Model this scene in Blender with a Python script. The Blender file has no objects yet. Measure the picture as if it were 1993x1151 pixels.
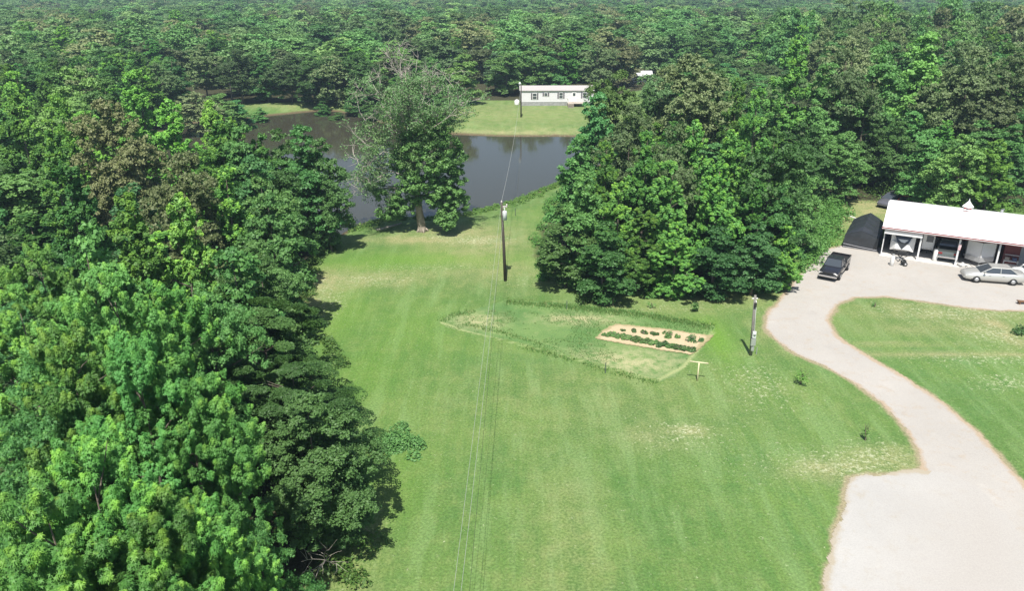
import bpy, math, random
import numpy as np
from mathutils import Vector, Matrix
R = math.radians
SC = bpy.context.scene
COL = SC.collection
# ------------------------------------------------------------------ camera
CAM_H, PITCH, FPX = 26.0, R(22.5), 1534.0
cd = bpy.data.cameras.new("camera"); cam = bpy.data.objects.new("camera", cd); COL.objects.link(cam)
cam.location = (0, 0, CAM_H); cam.rotation_euler = (R(90) - PITCH, 0, 0)
cd.sensor_width = 36; cd.lens = 36 * FPX / 1993; cd.clip_end = 4000
SC.camera = cam
# ------------------------------------------------------------------ light
SUN_EL, SUN_AZ = R(61), R(180 + 6)      # azimuth measured clockwise from +Y: the sun stands behind the camera
W = bpy.data.worlds.new("World"); SC.world = W; W.use_nodes = True
nt = W.node_tree; bg = nt.nodes["Background"]
sky = nt.nodes.new("ShaderNodeTexSky"); sky.sky_type = 'NISHITA'; sky.sun_disc = False
sky.sun_elevation = SUN_EL; sky.sun_rotation = SUN_AZ; sky.air_density = 1.0; sky.dust_density = 1.2
nt.links.new(sky.outputs[0], bg.inputs[0]); bg.inputs[1].default_value = 0.085
sl = bpy.data.lights.new("sun", 'SUN'); sl.energy = 5.0; sl.angle = R(0.5); sl.color = (1, .955, .88)
so = bpy.data.objects.new("sun", sl); COL.objects.link(so)
sd = Vector((math.sin(SUN_AZ) * math.cos(SUN_EL), math.cos(SUN_AZ) * math.cos(SUN_EL), math.sin(SUN_EL)))
so.rotation_euler = sd.to_track_quat('Z', 'Y').to_euler(); so.location = (0, -40, 80)
SC.view_settings.view_transform = 'Standard'; SC.view_settings.look = 'None'
SC.view_settings.exposure = 0.62; SC.view_settings.gamma = 1
SC.render.engine = 'CYCLES'
cy = SC.cycles
cy.max_bounces = 5; cy.diffuse_bounces = 3; cy.glossy_bounces = 2; cy.transmission_bounces = 3; cy.transparent_max_bounces = 4; cy.volume_bounces = 0
cy.use_denoising = True
cy.sample_clamp_indirect = 4
HAZE = .00036

# ------------------------------------------------------------------ helpers
def at(px, py, z=0.0):
    """the world point at height z that stands where the photograph shows pixel px, py"""
    x = (px - 996.5) / FPX; y = (575.5 - py) / FPX
    dn = math.sin(PITCH) - y * math.cos(PITCH); fw = math.cos(PITCH) + y * math.sin(PITCH)
    d = (CAM_H - z) / dn
    return (x * d, fw * d)
def proj(x, y, z):
    dz = z - CAM_H
    zc = y * math.cos(PITCH) - dz * math.sin(PITCH)
    yc = dz * math.cos(PITCH) + y * math.sin(PITCH)
    return 996.5 + x / zc * FPX, 575.5 - yc / zc * FPX, zc
def sdist(P, poly, closed=True):
    """signed distance (positive inside) of points P (n,2) to a polygon; unsigned for an open line"""
    P = np.asarray(P, float); poly = np.asarray(poly, float)
    n = len(poly); best = np.full(len(P), 1e9); ins = np.zeros(len(P), bool)
    for i in range(n if closed else n - 1):
        a = poly[i]; b = poly[(i + 1) % n]; ab = b - a
        t = np.clip(((P - a) @ ab) / max(ab @ ab, 1e-9), 0, 1)
        best = np.minimum(best, np.hypot(*(P - a - t[:, None] * ab).T))
        if closed:
            c = (a[1] > P[:, 1]) != (b[1] > P[:, 1])
            with np.errstate(divide='ignore', invalid='ignore'):
                xi = (b[0] - a[0]) * (P[:, 1] - a[1]) / (b[1] - a[1]) + a[0]
            ins ^= c & (P[:, 0] < xi)
    return np.where(ins, best, -best) if closed else best
_VN = {}
def vnoise(x, y, s, seed=0):
    """cheap smooth value noise in 0..1"""
    r = _VN.get(seed)
    if r is None: r = _VN[seed] = np.random.RandomState(seed).rand(256, 256)
    u = np.asarray(x) / s + 100.3; v = np.asarray(y) / s + 100.7
    iu = np.floor(u).astype(int); iv = np.floor(v).astype(int); fu = u - iu; fv = v - iv
    fu = fu * fu * (3 - 2 * fu); fv = fv * fv * (3 - 2 * fv)
    g = lambda a, b: r[a % 256, b % 256]
    return (g(iu, iv) * (1 - fu) + g(iu + 1, iv) * fu) * (1 - fv) + (g(iu, iv + 1) * (1 - fu) + g(iu + 1, iv + 1) * fu) * fv
def fbm(x, y, s, seed=0):
    return .5 * vnoise(x, y, s, seed) + .3 * vnoise(x, y, s / 2.1, seed + 1) + .2 * vnoise(x, y, s / 4.3, seed + 2)
def smooth(P, k=4):
    """closed Catmull-Rom through P"""
    P = [Vector(p) for p in P]; n = len(P); out = []
    for i in range(n):
        a, b, c, d = P[i - 1], P[i], P[(i + 1) % n], P[(i + 2) % n]
        for j in range(k):
            t = j / k
            out.append(tuple(.5 * ((2 * b) + (c - a) * t + (2 * a - 5 * b + 4 * c - d) * t * t + (3 * b - a - 3 * c + d) * t ** 3)))
    return out

POND = smooth([at(*q, -1) for q in [(540, 470), (640, 466), (700, 436), (770, 422), (860, 424), (940, 408), (1000, 392), (1075, 362), (1150, 330), (1200, 290)]] +
              [(15, 136)] + [at(*q, -1) for q in [(1100, 266), (1000, 266), (905, 263), (800, 255), (700, 228), (640, 216), (560, 222), (480, 230)]] +
              [(-62, 148), (-60, 130), (-47, 104), (-33, 88)], 4)
def hgt(x, y):
    x = np.atleast_1d(np.asarray(x, float)); y = np.atleast_1d(np.asarray(y, float))
    d = sdist(np.stack([x, y], 1), POND)
    h = np.where(d > 0, -1 - np.minimum(d, 3) * .45, -1 + np.clip(-d / 5.5, 0, 1) ** .8)
    f = np.clip((y - 215) / 300, 0, 1); h = h - 5 * f * f * (3 - 2 * f)
    far = np.clip((y - 60) / 60, 0, 1) * .5
    h = h + (fbm(x, y, 18, 5) - .5) * .35 * np.clip(-d / 8, 0, 1) * (far + .15 * (np.abs(x) > 70))
    return h
def H1(x, y): return float(hgt(x, y)[0])
def gp(px, py):
    z = 0
    for _ in range(4):
        x, y = at(px, py, z); z = H1(x, y)
    return (x, y, z)

# ---- materials
def mat(name, col=(.5, .5, .5), rough=.6, metal=0, noise=0, nscale=5, spec=.5, bump=0, col2=None, coat=0):
    m = bpy.data.materials.new(name); m.use_nodes = True; t = m.node_tree; b = t.nodes["Principled BSDF"]
    b.inputs["Base Color"].default_value = (*col, 1); b.inputs["Roughness"].default_value = rough
    b.inputs["Metallic"].default_value = metal; b.inputs["Specular IOR Level"].default_value = spec
    if coat: b.inputs["Coat Weight"].default_value = coat
    if noise or bump or col2:
        tc = t.nodes.new("ShaderNodeTexCoord"); n = t.nodes.new("ShaderNodeTexNoise")
        n.inputs["Scale"].default_value = nscale; n.inputs["Detail"].default_value = 6; n.inputs["Roughness"].default_value = .65
        t.links.new(tc.outputs["Object"], n.inputs["Vector"])
        mx = t.nodes.new("ShaderNodeMix"); mx.data_type = 'RGBA'
        c2 = col2 or tuple(c * (1 - noise) for c in col)
        mx.inputs[6].default_value = (*col, 1); mx.inputs[7].default_value = (*c2, 1)
        mr = t.nodes.new("ShaderNodeMapRange"); mr.inputs[1].default_value = .35; mr.inputs[2].default_value = .68
        t.links.new(n.outputs[0], mr.inputs[0]); t.links.new(mr.outputs[0], mx.inputs[0]); t.links.new(mx.outputs[2], b.inputs["Base Color"])
        if bump:
            bp = t.nodes.new("ShaderNodeBump"); bp.inputs["Strength"].default_value = bump; bp.inputs["Distance"].default_value = .05
            t.links.new(n.outputs[0], bp.inputs["Height"]); t.links.new(bp.outputs[0], b.inputs["Normal"])
    return m
class NT:
    """small node-building helper"""
    def __init__(s, m): s.t = m.node_tree; s.L = s.t.links.new
    def n(s, k, **kw):
        x = s.t.nodes.new(k)
        for a, v in kw.items(): setattr(x, a, v)
        return x
    def noise(s, scale, detail=5, vec=None, rough=.6):
        x = s.n("ShaderNodeTexNoise"); x.inputs["Scale"].default_value = scale; x.inputs["Detail"].default_value = detail; x.inputs["Roughness"].default_value = rough
        if vec is not None: s.L(vec, x.inputs["Vector"])
        return x.outputs[0]
    def rng(s, v, a, b, c=0, d=1):
        x = s.n("ShaderNodeMapRange"); x.interpolation_type = 'SMOOTHSTEP'
        for i, q in zip((1, 2, 3, 4), (a, b, c, d)): x.inputs[i].default_value = q
        s.L(v, x.inputs[0]); return x.outputs[0]
    def mix(s, f, a, b, bt='MIX'):
        x = s.n("ShaderNodeMix", data_type='RGBA', blend_type=bt)
        for i, q in ((0, f), (6, a), (7, b)):
            if hasattr(q, 'links'): s.L(q, x.inputs[i])
            elif isinstance(q, tuple): x.inputs[i].default_value = (*q, 1)
            else: x.inputs[i].default_value = q
        return x.outputs[2]
    def math(s, op, a, b=None):
        x = s.n("ShaderNodeMath", operation=op)
        for i, q in ((0, a), (1, b)):
            if q is None: continue
            if hasattr(q, 'links'): s.L(q, x.inputs[i])
            else: x.inputs[i].default_value = q
        return x.outputs[0]
    def attr(s, name, out='Fac'):
        x = s.n("ShaderNodeAttribute"); x.attribute_name = name; return x.outputs[out]

# ---- meshes
def np_mesh(name, V, F, mat_=None, attrs=None, smoothf=False):
    V = np.asarray(V, np.float32); F = np.asarray(F, np.int32); k = F.shape[1]
    me = bpy.data.meshes.new(name); me.vertices.add(len(V)); me.vertices.foreach_set("co", V.ravel())
    me.loops.add(F.size); me.loops.foreach_set("vertex_index", F.ravel())
    me.polygons.add(len(F)); me.polygons.foreach_set("loop_start", np.arange(0, F.size, k, dtype=np.int32))
    if smoothf: me.polygons.foreach_set("use_smooth", np.ones(len(F), bool))
    me.update(calc_edges=True)
    for n, a in (attrs or {}).items():
        at_ = me.attributes.new(n, 'FLOAT', 'POINT'); at_.data.foreach_set("value", np.asarray(a, np.float32))
    if mat_: me.materials.append(mat_)
    return me
def link(name, me, parent=None, loc=None):
    o = bpy.data.objects.new(name, me); COL.objects.link(o)
    if parent is not None: o.parent = parent
    if loc is not None: o.location = loc
    return o
def tag(o, label=None, cat=None, group=None, kind=None):
    for k, v in (("label", label), ("category", cat), ("group", group), ("kind", kind)):
        if v: o[k] = v
    return o
def thing(name, label, cat, loc=(0, 0, 0), rz=0, group=None):
    o = bpy.data.objects.new(name, None); COL.objects.link(o); o.location = loc; o.rotation_euler = (0, 0, rz); o.empty_display_size = .3
    return tag(o, label, cat, group)
class MB:
    """collects shapes into one mesh"""
    def __init__(s): s.v = []; s.f = []
    def add(s, V, F):
        b = len(s.v); s.v += [tuple(v) for v in V]; s.f += [tuple(i + b for i in f) for f in F]; return s
    def box(s, c, d, rz=0, rx=0, ry=0, taper=1, bevel=0):
        x, y, z = (q / 2 for q in d)
        M = Matrix.Translation(c) @ Matrix.Rotation(rz, 4, 'Z') @ Matrix.Rotation(ry, 4, 'Y') @ Matrix.Rotation(rx, 4, 'X')
        V = [(-x, -y, -z), (x, -y, -z), (x, y, -z), (-x, y, -z)] + [(a * x * taper, b * y * taper, z) for a, b in ((-1, -1), (1, -1), (1, 1), (-1, 1))]
        return s.add([M @ Vector(v) for v in V], [(0, 3, 2, 1), (4, 5, 6, 7), (0, 1, 5, 4), (1, 2, 6, 5), (2, 3, 7, 6), (3, 0, 4, 7)])
    def tube(s, pts, rad, n=8, cap=True):
        pts = [Vector(p) for p in pts]; rad = rad if hasattr(rad, '__len__') else [rad] * len(pts)
        b = len(s.v); V = []
        for i, p in enumerate(pts):
            d = (pts[min(i + 1, len(pts) - 1)] - pts[max(i - 1, 0)]).normalized()
            u = d.cross(Vector((0, 0, 1)) if abs(d.z) < .9 else Vector((1, 0, 0))).normalized(); w = d.cross(u)
            for j in range(n):
                a = 2 * math.pi * j / n; V.append(p + (u * math.cos(a) + w * math.sin(a)) * rad[i])
        F = [(i * n + j, i * n + (j + 1) % n, (i + 1) * n + (j + 1) % n, (i + 1) * n + j) for i in range(len(pts) - 1) for j in range(n)]
        if cap: F += [tuple(range(n))[::-1], tuple((len(pts) - 1) * n + j for j in range(n))]
        return s.add(V, F)
    def lathe(s, c, prof, n=16, axis='Z'):
        V = []
        for r, h in prof:
            for j in range(n):
                a = 2 * math.pi * j / n; q = (r * math.cos(a), r * math.sin(a), h)
                if axis == 'Y': q = (q[0], q[2], q[1])
                if axis == 'X': q = (q[2], q[0], q[1])
                V.append((c[0] + q[0], c[1] + q[1], c[2] + q[2]))
        m = len(prof)
        F = [(i * n + j, i * n + (j + 1) % n, (i + 1) * n + (j + 1) % n, (i + 1) * n + j) for i in range(m - 1) for j in range(n)]
        F += [tuple(range(n))[::-1], tuple((m - 1) * n + j for j in range(n))]
        return s.add(V, F)
    def prism(s, poly, y0, y1):
        """outline in x,z extruded along y"""
        n = len(poly); V = [(p[0], y0, p[1]) for p in poly] + [(p[0], y1, p[1]) for p in poly]
        F = [tuple(range(n)), tuple(range(2 * n - 1, n - 1, -1))] + [(i, i + n, (i + 1) % n + n, (i + 1) % n) for i in range(n)]
        return s.add(V, F)
    def build(s, name, m, parent=None, sm=False, bevel=0):
        me = bpy.data.meshes.new(name); me.from_pydata(s.v, [], s.f); me.update()
        import bmesh
        b = bmesh.new(); b.from_mesh(me); bmesh.ops.recalc_face_normals(b, faces=b.faces)
        if bevel: bmesh.ops.bevel(b, geom=[e for e in b.edges if e.calc_face_angle(0) > .5], offset=bevel, segments=2, affect='EDGES')
        b.to_mesh(me); b.free()
        if sm: me.polygons.foreach_set("use_smooth", [True] * len(me.polygons))
        me.materials.append(m); return link(name, me, parent)

# ------------------------------------------------------------------ ground
DRIVE = [at(*q) for q in [(1660, 1260), (1740, 1000), (1795, 912), (1788, 880), (1760, 835), (1715, 785), (1660, 745), (1600, 712), (1545, 688), (1508, 662), (1487, 638), (1492, 612), (1520, 580), (1548, 545), (1578, 510), (1602, 486), (1640, 478)]] + \
        [(36, 76), (60, 64), (78, 50), (60, 55)] + \
        [at(*q) for q in [(1993, 606), (1950, 606), (1880, 600), (1800, 588), (1720, 578), (1665, 580), (1630, 594), (1612, 622), (1628, 655), (1690, 695), (1760, 735), (1840, 790), (1905, 845), (1960, 905), (2010, 965), (2100, 1060), (2160, 1260)]]
PAD = [at(*q) for q in [(1588, 1260), (1604, 1150), (1625, 1040), (1647, 950), (1652, 930), (1672, 925), (1720, 923), (1790, 918), (1860, 925), (1935, 975), (2000, 1060), (2060, 1260)]]
GARDEN = [at(*q) for q in [(853, 628), (870, 612), (920, 604), (985, 584), (1110, 592), (1250, 608), (1392, 636), (1375, 665), (1340, 705), (1310, 735), (1285, 743), (1230, 730), (1170, 712), (1080, 686), (1000, 666), (920, 650), (870, 640)]]
BED = [at(*q) for q in [(1157, 661), (1172, 646), (1196, 632), (1290, 641), (1386, 655), (1366, 676), (1345, 693), (1250, 678)]]
def axis(parts):
    out = []
    for a, b, s in parts: out += list(np.arange(a, b, s))
    return np.array(out + [parts[-1][1]])
gx = axis([(-1200, -200, 100), (-200, -70, 6), (-70, 70, .5), (70, 200, 6), (200, 1200, 100)])
gy = axis([(-200, 0, 40), (0, 20, 2), (20, 110, .5), (110, 180, .8), (180, 480, 8), (480, 2400, 160)])
GX, GY = np.meshgrid(gx, gy); fx, fy = GX.ravel(), GY.ravel(); P2 = np.stack([fx, fy], 1)
FZ = hgt(fx, fy)
nx, ny = len(gx), len(gy); I = (np.arange(ny - 1)[:, None] * nx + np.arange(nx - 1)[None]).ravel()
F = np.stack([I, I + 1, I + 1 + nx, I + nx], 1)
def blob(lst):
    a = np.zeros(len(fx))
    for px, py, rx, ry, s in lst:
        cx, cy_ = at(px, py); a = np.maximum(a, s * np.exp(-(((fx - cx) / rx) ** 2 + ((fy - cy_) / ry) ** 2)))
    return a
dry = blob([(640, 545, 3.5, 3, .9), (720, 545, 6, 2, .6), (800, 535, 8, 1.6, .45), (930, 470, 5, 6, .8), (900, 455, 6, 4, .8), (820, 465, 6, 1.8, 1), (1040, 555, 7, 2.5, .25), (960, 520, 6, 5, .5), (610, 590, 2, 5, .7), (1260, 600, 12, 1.5, .35), (1400, 580, 8, 1.5, .55),
            (1330, 840, 1.6, .8, .9), (1860, 610, 9, 2.0, .6), (1940, 640, 1.6, 3.5, 1.1), (1880, 640, 10, 1.6, .5), (1780, 600, 6, 2, .5), (1900, 690, 14, .5, .75), (1740, 670, 6, .5, .6), (1640, 915, 3.5, 1.3, .7), (1730, 900, 3, 1.6, .7), (1655, 420, 7, 6, .8), (1700, 405, 6, 6, 1.1),
            (700, 1100, 1.2, 5, .45), (1000, 255, 26, 4.5, 1.0), (1000, 222, 26, 16, .55), (560, 205, 12, 3, .5), (1200, 780, 10, 6, .22), (1270, 850, 3, 2, .4), (1495, 650, 1.2, 4, .4), (1110, 1050, 2, 8, .3), (745, 870, 1.0, .8, .5)])
lime = blob([(850, 505, 10, 2.2, 1), (700, 515, 6, 2.5, .8), (1395, 660, 1.3, 4, 1.2), (800, 640, 5, 6, .4), (720, 720, 3, 6, .5), (1000, 225, 20, 8, .5), (1610, 480, 2, 6, .9), (650, 620, 3, 6, .7), (760, 950, 2, 5, .5)])
cool = blob([(1250, 570, 9, 1.6, .6), (1280, 900, 8, 5, .45), (1800, 690, 9, 5, .6), (1900, 800, 6, 6, .5), (950, 615, 9, 1.2, .4), (1100, 700, 8, 1.5, .5), (1480, 900, 5, 6, .5), (1550, 1000, 5, 5, .5), (930, 500, 5, 6, .3)])
fleck = blob([(1335, 838, 1.8, 1.0, 1), (1330, 850, 4, 2, .6), (1480, 750, 3, 4, .75), (1640, 905, 4.5, 1.6, .95), (1600, 900, 6, 2, .6), (1700, 890, 3, 2, .9), (1860, 610, 8, 2.0, .9), (1930, 650, 3, 3, .9), (1760, 600, 5, 2, .7), (1920, 700, 6, 1.2, .8), (1960, 745, 3, 1.5, .9), (1560, 640, 1, 6, .5), (720, 545, 5, 2.2, .8), (640, 590, 2, 5, .8), (930, 468, 5, 1.6, 1), (860, 460, 4, 1.2, .9), (1040, 545, 5, 2, .5), (1270, 600, 12, 1.4, .5), (620, 560, 2.5, 3, .8), (1000, 258, 22, 2, .9), (820, 520, 9, 1.2, .6)])
d_road = np.maximum(sdist(P2, DRIVE), sdist(P2, PAD)); d_gar = sdist(P2, GARDEN); d_pond = sdist(P2, POND)
FOREST = [[at(560, 1140), (-8.6, 28), (-9, 36), (-14, 50), (-18, 58), (-20, 66), (-19, 76), (-33, 87), (-47, 103), (-62, 128), (-64, 155), (-56, 168), (-38, 171), (-27, 158), (-17, 146), (-11, 143), (-12, 172), (16, 172), (50, 210), (55, 120), (40, 100), (38, 93), (56, 92), (66, 88), (120, 75), (1200, 80), (1200, 1900), (-1200, 1900), (-1200, -50), (-12, -50)],
          [(2, 72.5), (4.3, 68.5), (9, 65.7), (16, 65), (22, 67), (26, 69), (31, 77.5), (36, 86), (37, 95), (20, 112), (15, 108), (8, 96), (3, 82)]]
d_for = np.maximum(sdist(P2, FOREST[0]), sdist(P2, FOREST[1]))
paths = [at(*q) for q in [(858, 628), (905, 645), (1000, 668), (1080, 688), (1170, 714), (1280, 741), (1330, 715), (1390, 645)]]
path2 = [at(*q) for q in [(880, 620), (960, 648), (1060, 668), (1130, 690), (1240, 712)]]
straw_d = lambda P: np.minimum(np.minimum(sdist(P, paths, False), sdist(P, path2, False) + .12), 3)
straw = straw_d(P2)
g = mat("lawn_grass", (.2, .3, .1), .9, spec=.15); N = NT(g); B = g.node_tree.nodes["Principled BSDF"]
tc = N.n("ShaderNodeTexCoord"); ob = tc.outputs["Object"]
mp = N.n("ShaderNodeMapping"); mp.inputs["Scale"].default_value = (1, .13, 1); mp.inputs["Rotation"].default_value = (0, 0, R(5)); N.L(ob, mp.inputs[0])
n_big, n_mid, n_fine, n_str = N.noise(.09, 4, ob), N.noise(.55, 6, ob, .7), N.noise(7, 8, ob, .75), N.noise(.9, 4, mp.outputs[0], .6)
c = N.mix(N.rng(n_big, .32, .68), (.100, .172, .046), (.146, .216, .060))
c = N.mix(N.math('MULTIPLY', N.rng(n_mid, .42, .70), .7), c, (.19, .235, .080))
n_m2 = N.noise(.23, 7, ob, .75); c = N.mix(N.math('MULTIPLY', N.rng(n_m2, .52, .38), .5), c, (.082, .160, .046))
n_cl = N.noise(2.4, 6, ob, .75); c = N.mix(N.math('MULTIPLY', N.rng(n_cl, .52, .68), .35), c, (.24, .28, .11)); c = N.mix(N.math('MULTIPLY', N.rng(n_cl, .46, .34), .3), c, (.065, .14, .038))
c = N.mix(N.math('MULTIPLY', N.rng(n_str, .48, .66), .6), c, (.18, .26, .095))
c = N.mix(N.math('MULTIPLY', N.rng(n_str, .5, .34), .5), c, (.082, .165, .042))
c = N.mix(N.math('MULTIPLY', N.attr("cool"), N.rng(n_mid, .35, .8)), c, (.072, .185, .06))
c = N.mix(N.math('MULTIPLY', N.attr("lime"), .7), c, (.135, .245, .038))
dm = N.math('MULTIPLY', N.attr("dry"), N.rng(N.math('ADD', N.math('MULTIPLY', n_mid, .5), N.math('MULTIPLY', n_fine, .5)), .36, .62, .15, 1.15))
c = N.mix(N.math('MINIMUM', dm, 1.0), c, (.33, .29, .145))
c = N.mix(N.rng(N.math('ADD', N.attr("straw"), N.math('MULTIPLY', N.math('SUBTRACT', n_mid, .5), .5)), .28, .0, 0, .6), c, (.36, .38, .18))
sp = N.math('MULTIPLY', N.rng(n_fine, .60, .72), N.rng(N.noise(.35, 4, ob), .56, .68))
c = N.mix(N.math('MULTIPLY', sp, .75), c, (.48, .48, .28))
rd = N.math('ADD', N.attr("road_d"), N.math('MULTIPLY', N.math('SUBTRACT', n_mid, .5), 1.0))
c = N.mix(N.rng(rd, -.38, -.02), c, (.31, .255, .155))
c = N.mix(N.rng(N.math('ADD', N.attr("pond_d"), n_mid), -.9, .3), c, (.13, .095, .055))
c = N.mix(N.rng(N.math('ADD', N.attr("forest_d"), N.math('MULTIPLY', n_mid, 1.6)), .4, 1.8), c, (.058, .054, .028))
n_fl = N.noise(3.2, 8, ob, .85); c = N.mix(N.math('MULTIPLY', N.rng(N.math('ADD', n_fl, N.math('MULTIPLY', N.attr('fleck'), .10)), .600, .650), .85), c, (.47, .46, .29))
mo = N.rng(n_fine, .34, .66, .72, 1.24)
hsv = N.n("ShaderNodeHueSaturation"); N.L(mo, hsv.inputs["Value"]); hsv.inputs['Saturation'].default_value = 1.04; N.L(c, hsv.inputs["Color"]); N.L(N.mix(1.0, hsv.outputs[0], (.86, .93, .96), 'MULTIPLY'), B.inputs["Base Color"])
bp = N.n("ShaderNodeBump"); bp.inputs["Strength"].default_value = .5; bp.inputs["Distance"].default_value = .08; N.L(n_fine, bp.inputs["Height"]); N.L(bp.outputs[0], B.inputs["Normal"])
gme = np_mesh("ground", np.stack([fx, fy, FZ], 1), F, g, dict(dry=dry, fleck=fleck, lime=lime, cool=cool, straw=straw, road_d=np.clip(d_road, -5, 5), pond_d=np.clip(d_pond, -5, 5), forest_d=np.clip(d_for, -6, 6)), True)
tag(link("ground", gme), kind='structure')
del GX, GY

def sheet(name, poly, z, m, cell=.14, rag=.22, extra=None, seed=3):
    """flat sheet with a naturally ragged edge"""
    poly = np.array(poly); a, b = poly.min(0) - 1, poly.max(0) + 1
    xs = np.arange(a[0], b[0], cell); ys = np.arange(max(a[1], 18), b[1], cell)
    X, Y = np.meshgrid(xs, ys); cx, cy_ = X.ravel(), Y.ravel(); P = np.stack([cx, cy_], 1)
    d = sdist(P, poly); dd = d + (fbm(cx, cy_, 1.6, seed) - .5) * rag * 3 + (vnoise(cx, cy_, .35, seed + 7) - .5) * rag
    n = len(xs); ok = (dd > 0).reshape(X.shape)[:-1, :-1]
    J = (np.arange(len(ys) - 1)[:, None] * n + np.arange(n - 1)[None])[ok]
    F = np.stack([J, J + 1, J + 1 + n, J + n], 1); u, inv = np.unique(F, return_inverse=True)
    V = np.stack([cx[u], cy_[u], hgt(cx[u], cy_[u]) + z], 1)
    e_ = d[u] if extra is None else np.where(sdist(P[u], extra) > .5, 2, d[u])
    me = np_mesh(name, V, inv.reshape(F.shape), m, dict(edge=e_, blend=0 * e_ if extra is None else np.clip(sdist(P[u], extra) / 5 + .25, 0, 1)))
    return tag(link(name, me), kind='structure')
def gravel_mat(name, c1, c2, edgec, fine=9, stain=(.3, .26, .22)):
    m = mat(name, c1, .95, spec=.1); N = NT(m); B = m.node_tree.nodes["Principled BSDF"]
    ob = N.n("ShaderNodeTexCoord").outputs["Object"]
    a, b, f = N.noise(.16, 5, ob), N.noise(1.1, 6, ob, .7), N.noise(fine, 8, ob, .8)
    c = N.mix(N.rng(a, .3, .7), c1, c2); c = N.mix(N.math('MULTIPLY', N.rng(b, .5, .72), .45), c, edgec); tk = N.noise(.5, 6, ob, .8); c = N.mix(N.math('MULTIPLY', N.rng(tk, .55, .72), .3), c, tuple(q * .72 for q in c1)); c = N.mix(N.math('MULTIPLY', N.rng(tk, .44, .3), .35), c, tuple(q * 1.18 for q in c2))
    c = N.mix(N.math('MULTIPLY', N.rng(f, .56, .68), .45), c, stain)
    e = N.math('ADD', N.attr("edge"), N.math('MULTIPLY', N.math('SUBTRACT', b, .5), 1.2))
    c = N.mix(N.attr('blend'), c, (.366, .345, .317)) if name == 'white_gravel' else c
    c = N.mix(N.rng(e, .38, .0), c, edgec)
    h = N.n("ShaderNodeHueSaturation"); N.L(N.rng(f, .3, .7, .9, 1.08), h.inputs["Value"]); N.L(c, h.inputs["Color"]); N.L(h.outputs[0], B.inputs["Base Color"])
    bp = N.n("ShaderNodeBump"); bp.inputs["Strength"].default_value = .5; bp.inputs["Distance"].default_value = .03; N.L(f, bp.inputs["Height"]); N.L(bp.outputs[0], B.inputs["Normal"])
    return m
sheet("driveway", DRIVE, .008, gravel_mat("driveway_gravel", (.352, .333, .304), (.386, .365, .335), (.35, .28, .20)), .12, .12)
sheet("gravel_pad", PAD, .014, gravel_mat("white_gravel", (.365, .355, .335), (.41, .40, .378), (.34, .30, .23), 12, (.3, .3, .28)),   .10, .22, extra=DRIVE, seed=9)
gs = mat("plot_weeds", (.1, .2, .05), .95, spec=.1); N = NT(gs); B = gs.node_tree.nodes["Principled BSDF"]
ob = N.n("ShaderNodeTexCoord").outputs["Object"]; a, b, f = N.noise(.28, 5, ob), N.noise(1.3, 6, ob, .7), N.noise(8, 8, ob, .8)
c = N.mix(N.rng(a, .35, .65), (.085, .172, .052), (.135, .220, .072)); c = N.mix(N.rng(b, .56, .72, 0, .5), c, (.27, .29, .13))
c = N.mix(N.math('MULTIPLY', N.attr("bare"), N.rng(b, .34, .6)), c, (.34, .335, .18)); c = N.mix(N.rng(f, .58, .7, 0, .45), c, (.33, .34, .18))
c = N.mix(N.rng(N.math('ADD', N.attr("straw"), N.math('MULTIPLY', N.math('SUBTRACT', b, .5), .5)), .28, .0, 0, .6), c, (.36, .38, .18))
h = N.n("ShaderNodeHueSaturation"); N.L(N.rng(f, .3, .7, .75, 1.2), h.inputs["Value"]); N.L(c, h.inputs["Color"]); N.L(h.outputs[0], B.inputs["Base Color"])
go = sheet("garden_plot", GARDEN, .006, gs, .2, .1)
co = np.empty(len(go.data.vertices) * 3); go.data.vertices.foreach_get("co", co); co = co.reshape(-1, 3)
bare = np.zeros(len(co))
for px, py, rx, ry in [(930, 625, 2.0, 1.6), (1130, 622, 3.2, 1.1), (1220, 705, 4.5, 2.2), (1090, 620, 1.5, .8)]:
    q = at(px, py); bare = np.maximum(bare, np.exp(-(((co[:, 0] - q[0]) / rx) ** 2 + ((co[:, 1] - q[1]) / ry) ** 2)))
go.data.attributes.new("straw", 'FLOAT', 'POINT').data.foreach_set("value", straw_d(co[:, :2]).astype(np.float32))
go.data.attributes.new("bare", 'FLOAT', 'POINT').data.foreach_set("value", bare.astype(np.float32))
sheet("garden_bed", BED, .05, gravel_mat("sandy_soil", (.42, .34, .21), (.47, .385, .25), (.3, .26, .14), 6), .12, .1, seed=4)
# water
wm = mat("pond_water", (.050, .048, .032), .07, spec=.5); N = NT(wm); B = wm.node_tree.nodes["Principled BSDF"]; B.inputs["IOR"].default_value = 1.33
ob = N.n("ShaderNodeTexCoord").outputs["Object"]
bp = N.n("ShaderNodeBump"); bp.inputs["Strength"].default_value = .12; bp.inputs["Distance"].default_value = .02; N.L(N.noise(1.6, 3, ob), bp.inputs["Height"]); N.L(bp.outputs[0], B.inputs["Normal"])
pw = np.array(POND); ctr = pw.mean(0); big = [tuple(ctr + (p - ctr) * 1.04) for p in pw]
me = bpy.data.meshes.new("pond_water"); me.from_pydata([(x, y, -1.0) for x, y in big], [], [tuple(range(len(big)))]); me.update(); me.materials.append(wm)
tag(link("pond_water", me), kind='structure')

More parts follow.
